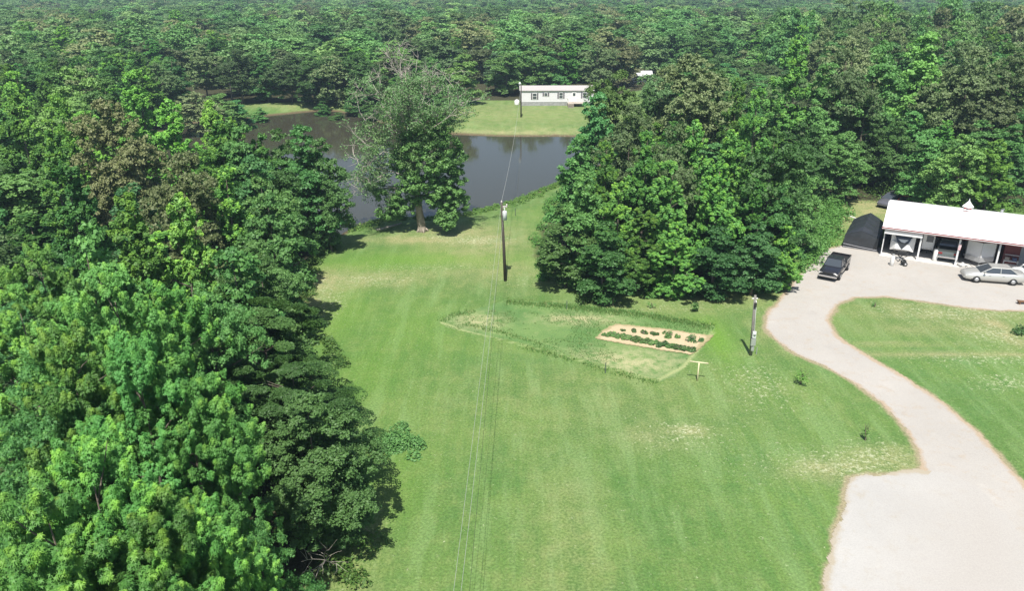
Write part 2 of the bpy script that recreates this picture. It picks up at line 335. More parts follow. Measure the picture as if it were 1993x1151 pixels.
# ------------------------------------------------------------------ foliage
STAR = (np.array([(0, 0, .06)] + [q for i in range(5) for q in ((math.cos(R(90 + 72 * i - 36)) * .17, math.sin(R(90 + 72 * i - 36)) * .17, .02), (math.cos(R(90 + 72 * i)) * .56, math.sin(R(90 + 72 * i)) * .56, -.16))]),
        np.array([(0, 1 + 2 * i, 2 + 2 * i, 1 + (2 * i + 2) % 10) for i in range(5)]))
DIA = (np.array([(-.5, 0, -.05), (0, -.34, .06), (.5, 0, -.05), (0, .34, .06)]), np.array([(0, 1, 2, 3)]))
RAG = (np.array([(-.5, -.1, -.05), (-.12, -.42, .06), (.2, -.12, 0), (.52, -.2, -.1), (.3, .3, .05), (-.2, .45, -.06)]), np.array([(0, 1, 2, 5), (2, 3, 4, 5)]))
def leaves(C, Nn, S, tmpl, rng):
    T, F = tmpl; n = len(C); k = len(T)
    Nn = Nn / np.maximum(np.linalg.norm(Nn, axis=1, keepdims=True), 1e-6)
    r = rng.normal(size=(n, 3)); U = np.cross(Nn, r); U /= np.maximum(np.linalg.norm(U, axis=1, keepdims=True), 1e-6); Wv = np.cross(Nn, U)
    V = C[:, None] + S[:, None, None] * (T[None, :, 0:1] * U[:, None] + T[None, :, 1:2] * Wv[:, None] + T[None, :, 2:3] * Nn[:, None])
    FF = (F[None] + (np.arange(n) * k)[:, None, None]).reshape(-1, F.shape[1])
    return V.reshape(-1, 3), FF
ENV = dict(gum=lambda t: np.minimum(1, t / .3 + .45) * (1 - t ** 2.0) ** .58,
           egg=lambda t: np.minimum(1, t / .25 + .5) * (1 - t ** 1.3) ** .85,
           oak=lambda t: np.sqrt(np.clip(1 - ((t - .45) / .58) ** 2, .02, 1)),
           cone=lambda t: (1 - t) ** .75 * np.minimum(1, t / .1 + .5),
           flat=lambda t: np.sqrt(np.clip(1 - ((t - .35) / .70) ** 2, .02, 1)))
def clumps(rng, H, Rr, base, shape, nc, inner=.2, nlobe=15):
    """clump centres gathered on lobes, so the crown has limbs and gaps"""
    tl = (np.arange(nlobe) + rng.random(nlobe)) / nlobe * .86 + .04; al = np.arange(nlobe) * 2.39996 + rng.normal(size=nlobe) * .5
    tl[-1] = .93; env = ENV[shape](tl); rl = Rr * env * rng.uniform(.50, .82, nlobe); rl[-1] = 0
    if nlobe > 6: rl[::6] *= .4
    lr = Rr * rng.uniform(.30, .52, nlobe) * (.55 + .55 * env)
    LC = np.stack([np.cos(al) * rl, np.sin(al) * rl, base + (H - base) * tl], 1)
    w = lr ** 2; k = rng.choice(nlobe, nc, p=w / w.sum())
    d = rng.normal(size=(nc, 3)); d /= np.linalg.norm(d, axis=1, keepdims=True); d[:, 2] = np.where(d[:, 2] < -.35, -d[:, 2], d[:, 2])
    q = np.where(rng.random(nc) < inner, rng.uniform(.2, .7, nc), rng.uniform(.8, 1.1, nc))
    P = LC[k] + d * (lr[k] * q)[:, None] * np.array([1, 1, 1.15 if shape in ('gum', 'cone') else .8]); P[0] = (0, 0, H - .3)
    P[:, 2] = np.clip(P[:, 2], .3, H + .4)
    t = np.clip((P[:, 2] - base) / (H - base), 0, 1); gd = P[:, :2] / np.maximum(np.hypot(P[:, 0], P[:, 1])[:, None], .3)
    o = gd * .5 + d[:, :2] * .7; az = np.arctan2(o[:, 1], o[:, 0])
    return P, az, t
def crown(seed, H=14, Rr=3.5, base=2.5, shape='gum', nc=160, nl=200, rc=.55, L=1.1, ls=.2, tmpl=RAG, mode='shoot', m=None, inner=.2, tips=1.0, dead=None):
    rng = np.random.default_rng(seed); C, az, t = clumps(rng, H, Rr, base, shape, nc, inner)
    out = np.stack([np.cos(az), np.sin(az), 0 * az], 1); sc = rng.uniform(.65, 1.3, nc) * (1 - .25 * t); vc = rng.random(nc); tc_ = rng.random(nc)
    a = out * (1.1 - .55 * t)[:, None] + rng.normal(size=(nc, 3)) * .35 + np.array([0, 0, 1.0]) * (.25 + .55 * t)[:, None]; a /= np.linalg.norm(a, axis=1, keepdims=True)
    k = np.repeat(np.arange(nc), nl); n = len(k); u = rng.random(n); d = rng.normal(size=(n, 3)); d /= np.linalg.norm(d, axis=1, keepdims=True)
    if mode == 'shoot':
        ra = rc * (1 - u ** 1.5) ** .7 * (.25 + .75 * rng.random(n) ** .5)
        pr = d - (d * a[k]).sum(1, keepdims=True) * a[k]; pr /= np.maximum(np.linalg.norm(pr, axis=1, keepdims=True), 1e-6)
        P = C[k] + sc[k, None] * (a[k] * (u * L - .5 * L)[:, None] + pr * ra[:, None]); Nn = pr * .7 + np.array([0, 0, .75]) + a[k] * .3 + rng.normal(size=(n, 3)) * .35
        tip = np.clip(u ** 2.2 * (.2 + .9 * t[k]) * (tc_[k] > .35) * tips, 0, 1)
    elif mode == 'puff':
        d[:, 2] = np.abs(d[:, 2]) - .45 * rng.random(n); rad = rc * (.35 + .75 * rng.random(n) ** .7) * np.where(rng.random(n) < .22, 1.55, 1)
        P = C[k] + sc[k, None] * d * rad[:, None] * np.array([1, 1, .85]); Nn = d * .6 + np.array([0, 0, .6]) + out[k] * .25 + rng.normal(size=(n, 3)) * .6
        tip = np.clip((u ** 3) * t[k] * (tc_[k] > .5) * .6 * tips, 0, 1)
    else:   # fan: flat sprays
        th = rng.random(n) * 6.28; rd = np.sqrt(rng.random(n)); q = np.stack([np.cos(th) * rd * rc * 1.3, np.sin(th) * rd * rc, rng.normal(size=n) * .05 - .22 * rd ** 2], 1)
        P = C[k] + sc[k, None] * q + out[k] * (rd * .2)[:, None]; Nn = np.array([0, 0, 1.0]) + out[k] * .25 + rng.normal(size=(n, 3)) * .22; tip = np.clip(u ** 3 * .4 * tips, 0, 1)
    keep = P[:, 2] > .15; P, Nn, k2, tip = P[keep], Nn[keep], k[keep], tip[keep]; n = len(P)
    if dead is not None:
        keep = ~dead(P, rng); P, Nn, k2, tip = P[keep], Nn[keep], k2[keep], tip[keep]; n = len(P)
    V, F = leaves(P, Nn, ls * rng.uniform(.7, 1.3, n), tmpl, rng); kk = len(tmpl[0])
    var = np.clip(.5 * vc[k2] + .5 * rng.random(n), 0, 1)
    return np_mesh("crown", V, F, m, dict(leaf_var=np.repeat(var, kk), leaf_tip=np.repeat(tip, kk))), C
def trunk_mesh(seed, H, C, r0=.2, nb=16, m=None, lean=.3, top=.92):
    rng = random.Random(seed); mb = MB(); ax, ay = rng.uniform(-lean, lean), rng.uniform(-lean, lean)
    ctr = lambda z: Vector((ax * math.sin(z / H * 2.2), ay * math.sin(z / H * 2.6), z))
    mb.tube([ctr(H * top * i / 7) - Vector((0, 0, .4 if i == 0 else 0)) for i in range(8)], [r0 * (1.35 if i == 0 else 1) * (1 - i / 7.6) for i in range(8)], 8)
    idx = list(range(1, len(C))); rng.shuffle(idx)
    for i in idx[:nb]:
        e = Vector(C[i]); z0 = max(.12 * H, min(e.z - .35 * math.hypot(e.x, e.y) - .3, H * top * .95)); s = ctr(z0); mid = s.lerp(e, .5) + Vector((0, 0, -.15 + .3 * rng.random()))
        rr = r0 * (1 - z0 / H) * .55 + .02
        mb.tube([s, s.lerp(mid, .5), mid, mid.lerp(e, .6), e], [rr, rr * .8, rr * .6, rr * .4, rr * .15], 5)
    me = bpy.data.meshes.new("trunk"); me.from_pydata(mb.v, [], mb.f); me.update(); me.polygons.foreach_set("use_smooth", [True] * len(me.polygons)); me.materials.append(m)
    return me
def leaf_mat(name, dark, light, tip, alt, trans=.30, rough=.55):
    m = mat(name, dark, rough, spec=.35); N = NT(m); B = m.node_tree.nodes["Principled BSDF"]; out = m.node_tree.nodes["Material Output"]
    oi = N.n("ShaderNodeObjectInfo"); rnd = oi.outputs["Random"]
    c = N.mix(N.attr("leaf_var"), dark, light); c = N.mix(N.attr("leaf_tip"), c, tip)
    c = N.mix(N.math('MULTIPLY', N.rng(rnd, .3, 1), .75), c, alt, 'MIX')
    ln = N.noise(.028, 3, oi.outputs["Location"]); c = N.mix(N.rng(ln, .45, .7, 0, .6), c, tip); c = N.mix(N.rng(ln, .48, .3, 0, .45), c, tuple(q * .8 for q in dark))
    h = N.n("ShaderNodeHueSaturation"); r2 = N.math('FRACT', N.math('MULTIPLY', rnd, 7.31)); N.L(N.rng(r2, 0, 1, .66, 1.36), h.inputs["Value"])
    r3 = N.math('FRACT', N.math('MULTIPLY', rnd, 13.7)); N.L(N.rng(r3, 0, 1, .484, .501), h.inputs["Hue"]); N.L(N.math('FRACT', N.math('MULTIPLY', rnd, 3.1)), B.inputs["Sheen Weight"]) if False else None
    N.L(c, h.inputs["Color"]); N.L(h.outputs[0], B.inputs["Base Color"])
    tr = N.n("ShaderNodeBsdfTranslucent"); g2 = N.mix(.5, h.outputs[0], (.11, .3, .03)); N.L(g2, tr.inputs[0])
    mx = N.n("ShaderNodeMixShader"); mx.inputs[0].default_value = trans; N.L(B.outputs[0], mx.inputs[1]); N.L(tr.outputs[0], mx.inputs[2]); N.L(mx.outputs[0], out.inputs[0])
    return m
LM = dict(
    brown=leaf_mat("brown_oak_leaf", (0.133, 0.171, 0.069), (0.220, 0.262, 0.111), (0.232, 0.251, 0.117), (0.128, 0.188, 0.080)),
    gum=leaf_mat("sweetgum_leaf", (0.068, 0.207, 0.043), (0.111, 0.307, 0.060), (0.249, 0.514, 0.072), (0.071, 0.236, 0.060)),
    poplar=leaf_mat("poplar_leaf", (0.058, 0.174, 0.047), (0.102, 0.271, 0.072), (0.196, 0.414, 0.087), (0.061, 0.192, 0.067)),
    oak=leaf_mat("oak_leaf", (0.092, 0.164, 0.060), (0.169, 0.255, 0.105), (0.262, 0.300, 0.145), (0.104, 0.207, 0.075)),
    mimosa=leaf_mat("mimosa_leaf", (0.050, 0.117, 0.029), (0.081, 0.178, 0.043), (0.117, 0.229, 0.058), (0.059, 0.142, 0.036)),
    cedar=leaf_mat("cedar_leaf", (0.044, 0.095, 0.043), (0.075, 0.140, 0.060), (0.104, 0.172, 0.072), (0.052, 0.107, 0.051), .1),
    dark=leaf_mat("water_oak_leaf", (0.071, 0.173, 0.049), (0.121, 0.259, 0.072), (0.202, 0.377, 0.087), (0.085, 0.204, 0.060)),
    far=leaf_mat("far_leaf", (0.079, 0.214, 0.064), (0.137, 0.314, 0.093), (0.235, 0.427, 0.117), (0.158, 0.236, 0.101)))
BARK = mat("bark", (.17, .14, .11), .95, noise=.5, nscale=6, bump=.6)
DEADW = mat("weathered_branch", (.42, .38, .33), .9, noise=.4, nscale=5, bump=.4)
# ---- prototypes: kind -> list of (trunk mesh, crown mesh, H, R)
PROTO = {}
def proto(kind, seed, H, Rr, nb=14, r0=.2, tm=BARK, **kw):
    cm, C = crown(seed, H, Rr, m=LM[kw.pop('leaf')], **kw); PROTO.setdefault(kind, []).append((trunk_mesh(seed, H, C, r0, nb, tm), cm, H, Rr))
for s in (1, 2, 3, 30): proto('gum_near', s, 14, 3.9, leaf='gum', base=1.5, nc=620, nl=115, rc=.34, L=.62, ls=.16, tmpl=STAR, inner=.2)
for s in (4, 5, 6, 31): proto('gum', s, 14, 3.6, leaf='gum', base=.5, shape='egg', nc=440, nl=60, rc=.38, L=.65, ls=.22, tmpl=RAG)
for s in (7, 8, 32): proto('poplar', s, 14, 3.8, leaf='poplar', base=.5, shape='egg', nc=380, nl=55, rc=.5, mode='puff', ls=.26, tmpl=RAG)
for s in (9, 10): proto('oak', s, 14, 4.4, leaf='oak', base=2.2, shape='oak', nc=480, nl=55, rc=.45, mode='puff', ls=.24, tmpl=RAG, tips=.7)
for s in (11, 12, 33): proto('dark', s, 14, 4.0, leaf='dark', base=.5, shape='oak', nc=420, nl=55, rc=.5, mode='puff', ls=.26, tmpl=RAG)
proto('brown', 41, 14, 4.6, leaf='brown', base=2.0, shape='oak', nc=620, nl=60, rc=.48, mode='puff', ls=.22, tmpl=RAG, tips=.6)
proto('oak_near', 13, 14, 4.0, leaf='oak', base=2, shape='oak', nc=520, nl=100, rc=.42, mode='puff', ls=.17, tmpl=RAG, tips=.7)
for s in (35, 36): proto('dark_near', s, 14, 4.0, leaf='dark', base=1.0, shape='oak', nc=640, nl=110, rc=.42, mode='puff', ls=.15, tmpl=RAG)
proto('mimosa', 14, 10, 4.6, leaf='mimosa', base=1.6, shape='flat', nc=190, nl=520, rc=.85, mode='fan', ls=.15, tmpl=DIA, inner=.2, r0=.18, nb=40)
proto('cedar', 15, 11, 3.4, leaf='cedar', base=.4, shape='cone', nc=320, nl=60, rc=.5, mode='puff', ls=.26, tmpl=RAG, inner=.1)
for s in (16, 17, 34): proto('poplar_near', s, 14, 3.9, leaf='poplar', base=1.2, shape='gum', nc=520, nl=110, rc=.42, mode='puff', ls=.16, tmpl=STAR)
for s, sh in ((21, 'oak'), (22, 'oak'), (23, 'egg'), (24, 'oak'), (25, 'oak')): proto('far', s, 14, 5.0, leaf='far' if s != 22 else 'brown', base=.3, shape=sh, nc=260, nl=34, rc=.85, mode='puff', ls=.44, tmpl=RAG, nb=5, inner=.12)

# ---- trees stood by hand: (px of top, py of top, height, crown radius, kind)
HAND = [
 # left wood, from the bottom of the picture up
 (60, 945, 15, 3.2, 'gum_near'), (165, 838, 15.5, 3.0, 'gum_near'), (300, 985, 13.5, 2.8, 'gum_near'), (400, 1000, 11.5, 2.0, 'gum_near'), (500, 1025, 9.5, 1.7, 'poplar_near'),
 (200, 520, 16, 3.2, 'gum_near'), (335, 690, 14, 2.7, 'gum_near'), (250, 655, 15, 2.8, 'gum_near'), (60, 700, 14, 3.2, 'poplar_near'), (120, 640, 15, 3.0, 'gum_near'), (20, 560, 14, 3.2, 'gum_near'),
 (395, 560, 12.5, 2.8, 'poplar_near'), (300, 540, 14, 2.8, 'gum_near'), (60, 480, 14.5, 3.2, 'gum_near'), (160, 430, 14, 3, 'poplar'), (450, 480, 12.5, 3.2, 'poplar'), (500, 500, 11, 3.0, 'dark_near'),
 (250, 368, 14.5, 3.0, 'gum'), (340, 372, 14, 2.6, 'gum'), (120, 310, 14.5, 3.0, 'gum'), (90, 250, 14, 2.8, 'gum'), (350, 305, 13.5, 3.2, 'brown'), (205, 200, 14.5, 3.8, 'brown'),
 (30, 176, 15, 3.3, 'gum'), (105, 178, 15, 3.0, 'gum'), (260, 135, 15, 4.5, 'gum'), (330, 190, 14, 3.5, 'gum'), (410, 190, 14, 3.3, 'gum'), (440, 225, 13.5, 3.0, 'gum'), (470, 245, 12.8, 3.2, 'poplar'), (428, 232, 13.2, 3.2, 'gum'), (505, 258, 12, 3, 'gum'), (490, 300, 12, 3, 'poplar'), (440, 320, 12.5, 3, 'gum'),
 (585, 242, 12.5, 3.2, 'poplar'), (540, 252, 12, 2.8, 'dark'), (625, 275, 11, 2.4, 'dark'), (520, 380, 11, 3, 'dark'),
 (505, 590, 10, 4.0, 'mimosa'), (598, 768, 8.6, 2.8, 'dark_near'), (560, 700, 8.6, 3.0, 'mimosa'), (655, 880, 5.2, 1.7, 'dark_near'),
 # copse
 (1165, 178, 13.5, 3.4, 'poplar'), (1205, 136, 14.5, 3.4, 'dark'), (1355, 112, 16, 5.6, 'brown'), (1440, 150, 15, 2.6, 'gum'), (1480, 165, 15, 2.8, 'gum'), (1130, 260, 11.5, 2.9, 'poplar'), (1180, 270, 12, 2.8, 'gum'), (1260, 250, 13, 3, 'gum'),
 (1305, 312, 11.2, 2.8, 'gum'), (1400, 312, 11.2, 2.9, 'gum'), (1210, 350, 9.8, 2.7, 'gum'), (1140, 330, 10.5, 2.7, 'poplar'), (1105, 410, 7.0, 2.7, 'dark'), (1475, 345, 9.8, 2.7, 'gum'), (1350, 230, 13.5, 3, 'gum'), (1420, 250, 13, 3, 'gum'), (1530, 355, 9.3, 2.4, 'poplar'),
 (1320, 240, 13, 3.0, 'oak'), (1510, 250, 13.5, 3.2, 'dark'), (1250, 400, 7.7, 2.7, 'gum'), (1320, 430, 6.7, 2.7, 'gum'), (1400, 440, 6.4, 2.6, 'poplar'), (1480, 430, 6.7, 2.6, 'poplar'), (1180, 430, 7.1, 2.6, 'poplar'), (1530, 435, 6.2, 2.1, 'gum'),
 (1568, 240, 10.3, 3.3, 'dark'), (1560, 330, 8.6, 2.4, 'dark'), (1302, 122, 12.8, 4.2, 'oak'), (1330, 165, 11, 3.4, 'gum'), (1265, 172, 11.2, 2.8, 'dark'), (1230, 200, 13.5, 3, 'oak'), (1390, 140, 13, 3.5, 'dark'),
 # behind the barn
 (1560, 76, 18, 4.6, 'gum'), (1620, 130, 15, 3.6, 'dark'), (1720, 75, 18, 4.4, 'poplar'), (1810, 60, 18.5, 5.2, 'poplar'), (1900, 90, 17, 4.6, 'oak'), (1985, 110, 16, 4.8, 'oak'), (1690, 190, 11.3, 3.4, 'dark'),
 (1755, 240, 8.8, 2.8, 'dark'), (1815, 252, 9.3, 3.0, 'poplar'), (1880, 262, 9.6, 3.0, 'dark'), (1945, 268, 9.8, 3.1, 'gum'),
 (1725, 225, 9.0, 3.2, 'poplar'), (1780, 215, 9.5, 3.3, 'poplar'), (1850, 232, 8.8, 3.1, 'gum'), (1915, 235, 9.2, 3.3, 'dark'), (1980, 240, 9.5, 3.2, 'poplar'), (1650, 255, 8.6, 2.8, 'dark'), (1945, 160, 13, 4, 'oak'), (1650, 95, 17, 4, 'oak'),
 # far bank
 (425, 165, 8, 4, 'dark'), (375, 160, 8.5, 4, 'oak'), (458, 178, 6.5, 3.4, 'poplar'),  (500, 183, 4.2, 2.2, 'poplar'),
 (965, 106, 8.2, 3.5, 'cedar'), (645, 105, 10, 4.6, 'far'), (560, 104, 10, 4.6, 'oak'), (700, 100, 10.5, 4.4, 'dark'), (460, 95, 11, 4.6, 'oak'), (390, 90, 11, 4.6, 'oak'), (840, 112, 9.6, 4.2, 'dark'), (900, 108, 9.8, 4.2, 'dark'), (760, 100, 10, 4.4, 'oak'), (510, 100, 10.3, 4, 'poplar'), (605, 106, 10, 4, 'dark'),
 (1040, 82, 11, 4.6, 'dark'), (1110, 78, 11, 4.8, 'far'), (1165, 80, 11, 4.6, 'oak'), (985, 90, 10.5, 4.2, 'dark'), (1210, 66, 12, 5, 'oak'), (1075, 100, 9, 3.6, 'poplar'), (625, 172, 4.2, 2.2, 'poplar'), (690, 172, 4.5, 3.0, 'poplar'), (655, 195, 2.6, 1.8, 'dark'), (460, 188, 3.6, 2.6, 'poplar'), (720, 190, 3.6, 2.4, 'dark'), (870, 190, 4.5, 2.6, 'dark'), (800, 195, 4, 2.6, 'dark')]
trees = []      # x, y, z, H, R, kind
rnd = random.Random(7)
for px, py, h, r_, k in HAND:
    z = 0
    for _ in range(3):
        x, y = at(px, py, h + z); z = H1(x, y)
    trees.append((x, y, z, h, r_, k, True))
for w_ in [(-20.4, 62.5, 10.5, 2.7, 'dark'), (-19.2, 56.5, 9.5, 2.5, 'poplar'), (-22.0, 68.5, 10.5, 2.8, 'dark'), (-22.0, 73.5, 9.5, 2.6, 'poplar'), (-17.2, 50.5, 9, 2.4, 'dark_near')]: trees.append((w_[0], w_[1], H1(w_[0], w_[1]), w_[2], w_[3], w_[4], True))
ZONES = [
 ('left wood', [(-10, 22), (-12, 34), (-17, 48), (-21, 57), (-23.5, 66), (-24.5, 74), (-34, 85), (-48, 100), (-63, 126), (-66, 172), (-150, 178), (-110, 120), (-55, 50), (-34, 20), (-26, 8), (-9, 8)], (8, 14.5), 5.7, [('gum', 6), ('poplar', 3), ('oak', 1.5), ('dark', 1.5)]),
 ('copse', [(4.5, 75), (7, 71), (11, 69.5), (17, 69.5), (22, 70.5), (25, 73), (28, 80), (31.5, 87), (33, 97), (22, 108), (16, 104), (9, 94), (5.5, 83)], (5.5, 10), 4.6, [('gum', 4), ('poplar', 3), ('dark', 2)]),
 ('wood behind the barn', [(44, 97), (58, 95), (70, 90), (90, 86), (150, 150), (190, 225), (62, 205), (58, 150), (48, 120)], (13, 17.5), 6.2, [('poplar', 3), ('oak', 3), ('dark', 3), ('gum', 1)]),
 ('ground beyond the copse', [(22, 114), (36, 102), (48, 122), (60, 150), (60, 198), (44, 198), (34, 170), (24, 140)], (6.5, 8.5), 6.0, [('dark', 2), ('oak', 2), ('poplar', 1)]),
 ('far bank', [(-150, 178), (-60, 172), (-38, 174), (-27, 162), (-17, 150), (-12, 149), (-14, 178), (16, 178), (24, 214), (62, 214), (62, 200), (190, 225), (520, 760), (-520, 760)], (8.0, 13.8), 8.8, [('far', 1)])]
def inpoly(x, y, poly): return sdist([(x, y)], poly)[0] > 0
for zi, (zn, poly, (h0, h1), sp, kinds) in enumerate(ZONES):
    a = np.array(poly); lo, hi = a.min(0), a.max(0); n = int((hi - lo).prod() / sp ** 2 * 2.2)
    rr = np.random.RandomState(zi + 3); C = rr.rand(n, 2) * (hi - lo) + lo; C = C[sdist(C, poly) > 0]
    Z = hgt(C[:, 0], C[:, 1]); pos = np.array([t[:2] for t in trees])
    for (x, y), z in zip(C, Z):
        h = h0 + (h1 - h0) * (.55 * float(vnoise(x, y, 25, 11)) + .45 * rr.rand())
        u, v, zc = proj(x, y, z + h); mg = 5 / max(zc, 1) * FPX
        if zc < 4 or u < -mg or u > 1993 + mg or v > 1151 + mg: continue
        if zn == 'left wood' and y < 45: h *= .86
        if zi == 0 and -15 < x < -5 and 23 < y < 37: continue
        if zi == 0 and 425 < proj(x, y, 7)[0] < 640 and 800 < proj(x, y, 7)[1] < 1130: continue
        if np.min(np.hypot(pos[:, 0] - x, pos[:, 1] - y)) < sp * (.82 if zi < 4 else .9): continue
        pos = np.vstack([pos, (x, y)])
        tot = sum(w for _, w in kinds); q = rr.rand() * tot; k = kinds[-1][0]
        for kk, w in kinds:
            q -= w
            if q < 0: k = kk; break
        if k in ('gum', 'poplar', 'oak', 'dark') and zc < 48: k += '_near'
        if zi == 4 and zc < 215: k = ['oak', 'dark', 'poplar', 'dark', 'gum'][rr.randint(5)]
        trees.append((x, y, z, h, sp * rr.uniform(.58, .78), k, False))
CZ = lambda t: t[1]
trees.sort(key=lambda t: t[1] ** 2 + t[0] ** 2)
NAMES = dict(gum='sweetgum_tree', poplar='poplar_tree', oak='oak_tree', dark='water_oak_tree', mimosa='mimosa_tree', cedar='cedar_tree', far='oak_tree', brown='oak_tree')
LOOK = dict(gum='bright pointed sweetgum', poplar='mid green poplar', oak='greyish olive oak', dark='dark water oak', mimosa='feathery dark mimosa', cedar='dusky round cedar', far='dull green oak', brown='big brownish oak')
def place_words(x, y, px, py):
    side = 'at the left end' if px < 330 else 'left of centre' if px < 760 else 'around the centre' if px < 1150 else 'right of centre' if px < 1560 else 'at the right end'
    if x < -5 and y < 170 and not (y > 140 and x > -60):
        row = 'at the bottom corner' if y < 24 else 'in the nearest rows' if y < 36 else 'level with the ivy mound' if y < 47 else 'level with the garden' if y < 62 else 'near the pond' if y < 84 else 'beyond the near pond shore' if y < 120 else 'at the far end'
        e = 'on the picture edge' if px < 170 else 'deep in the wood' if px < 380 else 'toward the lawn'
        return 'left wood', f'in the left wood, {row}, {e}'
    if y < 112 and 0 < x < 40:
        row = 'front row of the copse' if y < 71 else 'second row of the copse' if y < 78 else 'middle of the copse' if y < 88 else 'back of the copse'
        e = 'pond side' if px < 1200 else 'garden side' if px < 1330 else 'facing the driveway' if px < 1450 else 'tent side'
        return 'copse', f'in the {row}, {e}'
    if x > 36 and y < 205:
        row = 'just behind the barn' if y < 100 else 'some way behind the barn' if y < 125 else 'well beyond the barn' if y < 160 else 'far beyond the barn'
        e = 'above the black tent' if px < 1700 else 'above the roof cupola' if px < 1870 else 'at the right edge'
        return 'wood behind the barn', f'{row}, {e}'
    row = 'at the far pond bank' if y < 185 else 'behind the pond bank trees' if y < 205 else 'further back in the far forest' if y < 235 else 'deep in the far forest'
    return 'far forest', f'{row}, {side}'
N_IND = 292; stuff = []; cnt = 0
def stand(t):
    x, y, z, h, r_, k, hand = t
    pr = PROTO[k]; tm, cm, H0, R0 = pr[rnd.randrange(len(pr))]
    kk = k.replace('_near', ''); px, py, _ = proj(x, y, z + h * .8); gz, w = place_words(x, y, px, py); w = w.replace('at the bottom corner, on the picture edge', 'bottom left picture corner')
    e = thing(NAMES[kk], f'{LOOK[kk]} {w}', 'tree', (x, y, z - .05), rnd.uniform(0, 6.28), f'{LOOK[kk].split()[-1]} trees, {gz}')
    e.scale = (r_ / R0, r_ / R0, h / H0)
    link('trunk', tm, e); link('crown', cm, e)
    return e
for t in trees:
    x, y, z, h = t[:4]; u, v, zc = proj(x, y, z + h * .85)
    vis = -60 / zc * 30 < u < 1993 + 60 / zc * 30
    if cnt < N_IND: stand(t); cnt += 1
    else: stuff.append(t)
print("trees", len(trees), "stuff", len(stuff), "far from", round(stuff[0][1]) if stuff else 0)
# ---- the forest beyond
pc = bpy.data.collections.new("forest_tree_kinds")
for i, (tm, cm, H0, R0) in enumerate(PROTO['far'] + [PROTO['far'][0], PROTO['gum'][1], PROTO['dark'][0]]):
    o = bpy.data.objects.new("far_crown_%d" % i, cm); pc.objects.link(o)
nK = len(PROTO['far']) + 3
SV = np.array([(x, y, z) for x, y, z, *_ in stuff], np.float32)
me = bpy.data.meshes.new("far_forest"); me.vertices.add(len(SV)); me.vertices.foreach_set("co", SV.ravel())
rs = np.random.RandomState(5)
me.attributes.new("kind_i", 'INT', 'POINT').data.foreach_set("value", rs.randint(0, nK, len(SV)).astype(np.int32))
scl = np.array([(t[4] / 4.4, t[4] / 4.4, t[3] / 14) for t in stuff], np.float32) * rs.uniform(.9, 1.15, (len(SV), 1)).astype(np.float32)
me.attributes.new("scl", 'FLOAT_VECTOR', 'POINT').data.foreach_set("vector", scl.ravel())
me.attributes.new("rotz", 'FLOAT_VECTOR', 'POINT').data.foreach_set("vector", np.stack([0 * SV[:, 0], 0 * SV[:, 0], rs.rand(len(SV)) * 6.28], 1).astype(np.float32).ravel())
fo = link("far_forest", me); tag(fo, 'hazy mixed forest canopy stretching to the top of the picture beyond the pond', 'forest', kind='stuff')
gnt = bpy.data.node_groups.new("forest", 'GeometryNodeTree')
gnt.interface.new_socket("Geometry", in_out='INPUT', socket_type='NodeSocketGeometry'); gnt.interface.new_socket("Geometry", in_out='OUTPUT', socket_type='NodeSocketGeometry')
G = gnt.nodes.new; gi, gout = G("NodeGroupInput"), G("NodeGroupOutput"); iop = G("GeometryNodeInstanceOnPoints"); ci = G("GeometryNodeCollectionInfo")
ci.inputs["Collection"].default_value = pc; ci.inputs["Separate Children"].default_value = True; ci.inputs["Reset Children"].default_value = True
def named(n, ty):
    a = G("GeometryNodeInputNamedAttribute"); a.data_type = ty; a.inputs[0].default_value = n; return next(s for s in a.outputs if s.enabled and s.name == "Attribute")
gnt.links.new(gi.outputs[0], iop.inputs["Points"]); gnt.links.new(ci.outputs[0], iop.inputs["Instance"]); iop.inputs["Pick Instance"].default_value = True
gnt.links.new(named("kind_i", 'INT'), iop.inputs["Instance Index"]); gnt.links.new(named("scl", 'FLOAT_VECTOR'), iop.inputs["Scale"])
e2r = G("FunctionNodeEulerToRotation"); gnt.links.new(named("rotz", 'FLOAT_VECTOR'), e2r.inputs[0]); gnt.links.new(e2r.outputs[0], iop.inputs["Rotation"])
gnt.links.new(iop.outputs[0], gout.inputs[0]); fo.modifiers.new("forest", 'NODES').node_group = gnt

#PART2
# ------------------------------------------------------------------ leafy stuff and small plants
def leaf_patch(name, spots, m, nl=60, ls=.2, tmpl=RAG, seed=1, parent=None, up=.7):
    """low foliage: spots are x, y, z, radius, height"""
    rng = np.random.default_rng(seed); S = np.array(spots, float); k = np.repeat(np.arange(len(S)), nl); n = len(k)
    d = rng.normal(size=(n, 3)); d /= np.linalg.norm(d, axis=1, keepdims=True); d[:, 2] = np.abs(d[:, 2])
    q = .55 + .5 * rng.random(n) ** .6
    P = S[k, :3] + d * q[:, None] * np.stack([S[k, 3], S[k, 3], S[k, 4]], 1)
    V, F = leaves(P, d * .6 + np.array([0, 0, up]) + rng.normal(size=(n, 3)) * .4, ls * rng.uniform(.6, 1.3, n), tmpl, rng); kk = len(tmpl[0])
    var = .5 * rng.random(len(S))[k] + .5 * rng.random(n)
    return link(name, np_mesh(name, V, F, m, dict(leaf_var=np.repeat(var, kk), leaf_tip=np.repeat((rng.random(n) ** 4) * .7, kk))), parent)
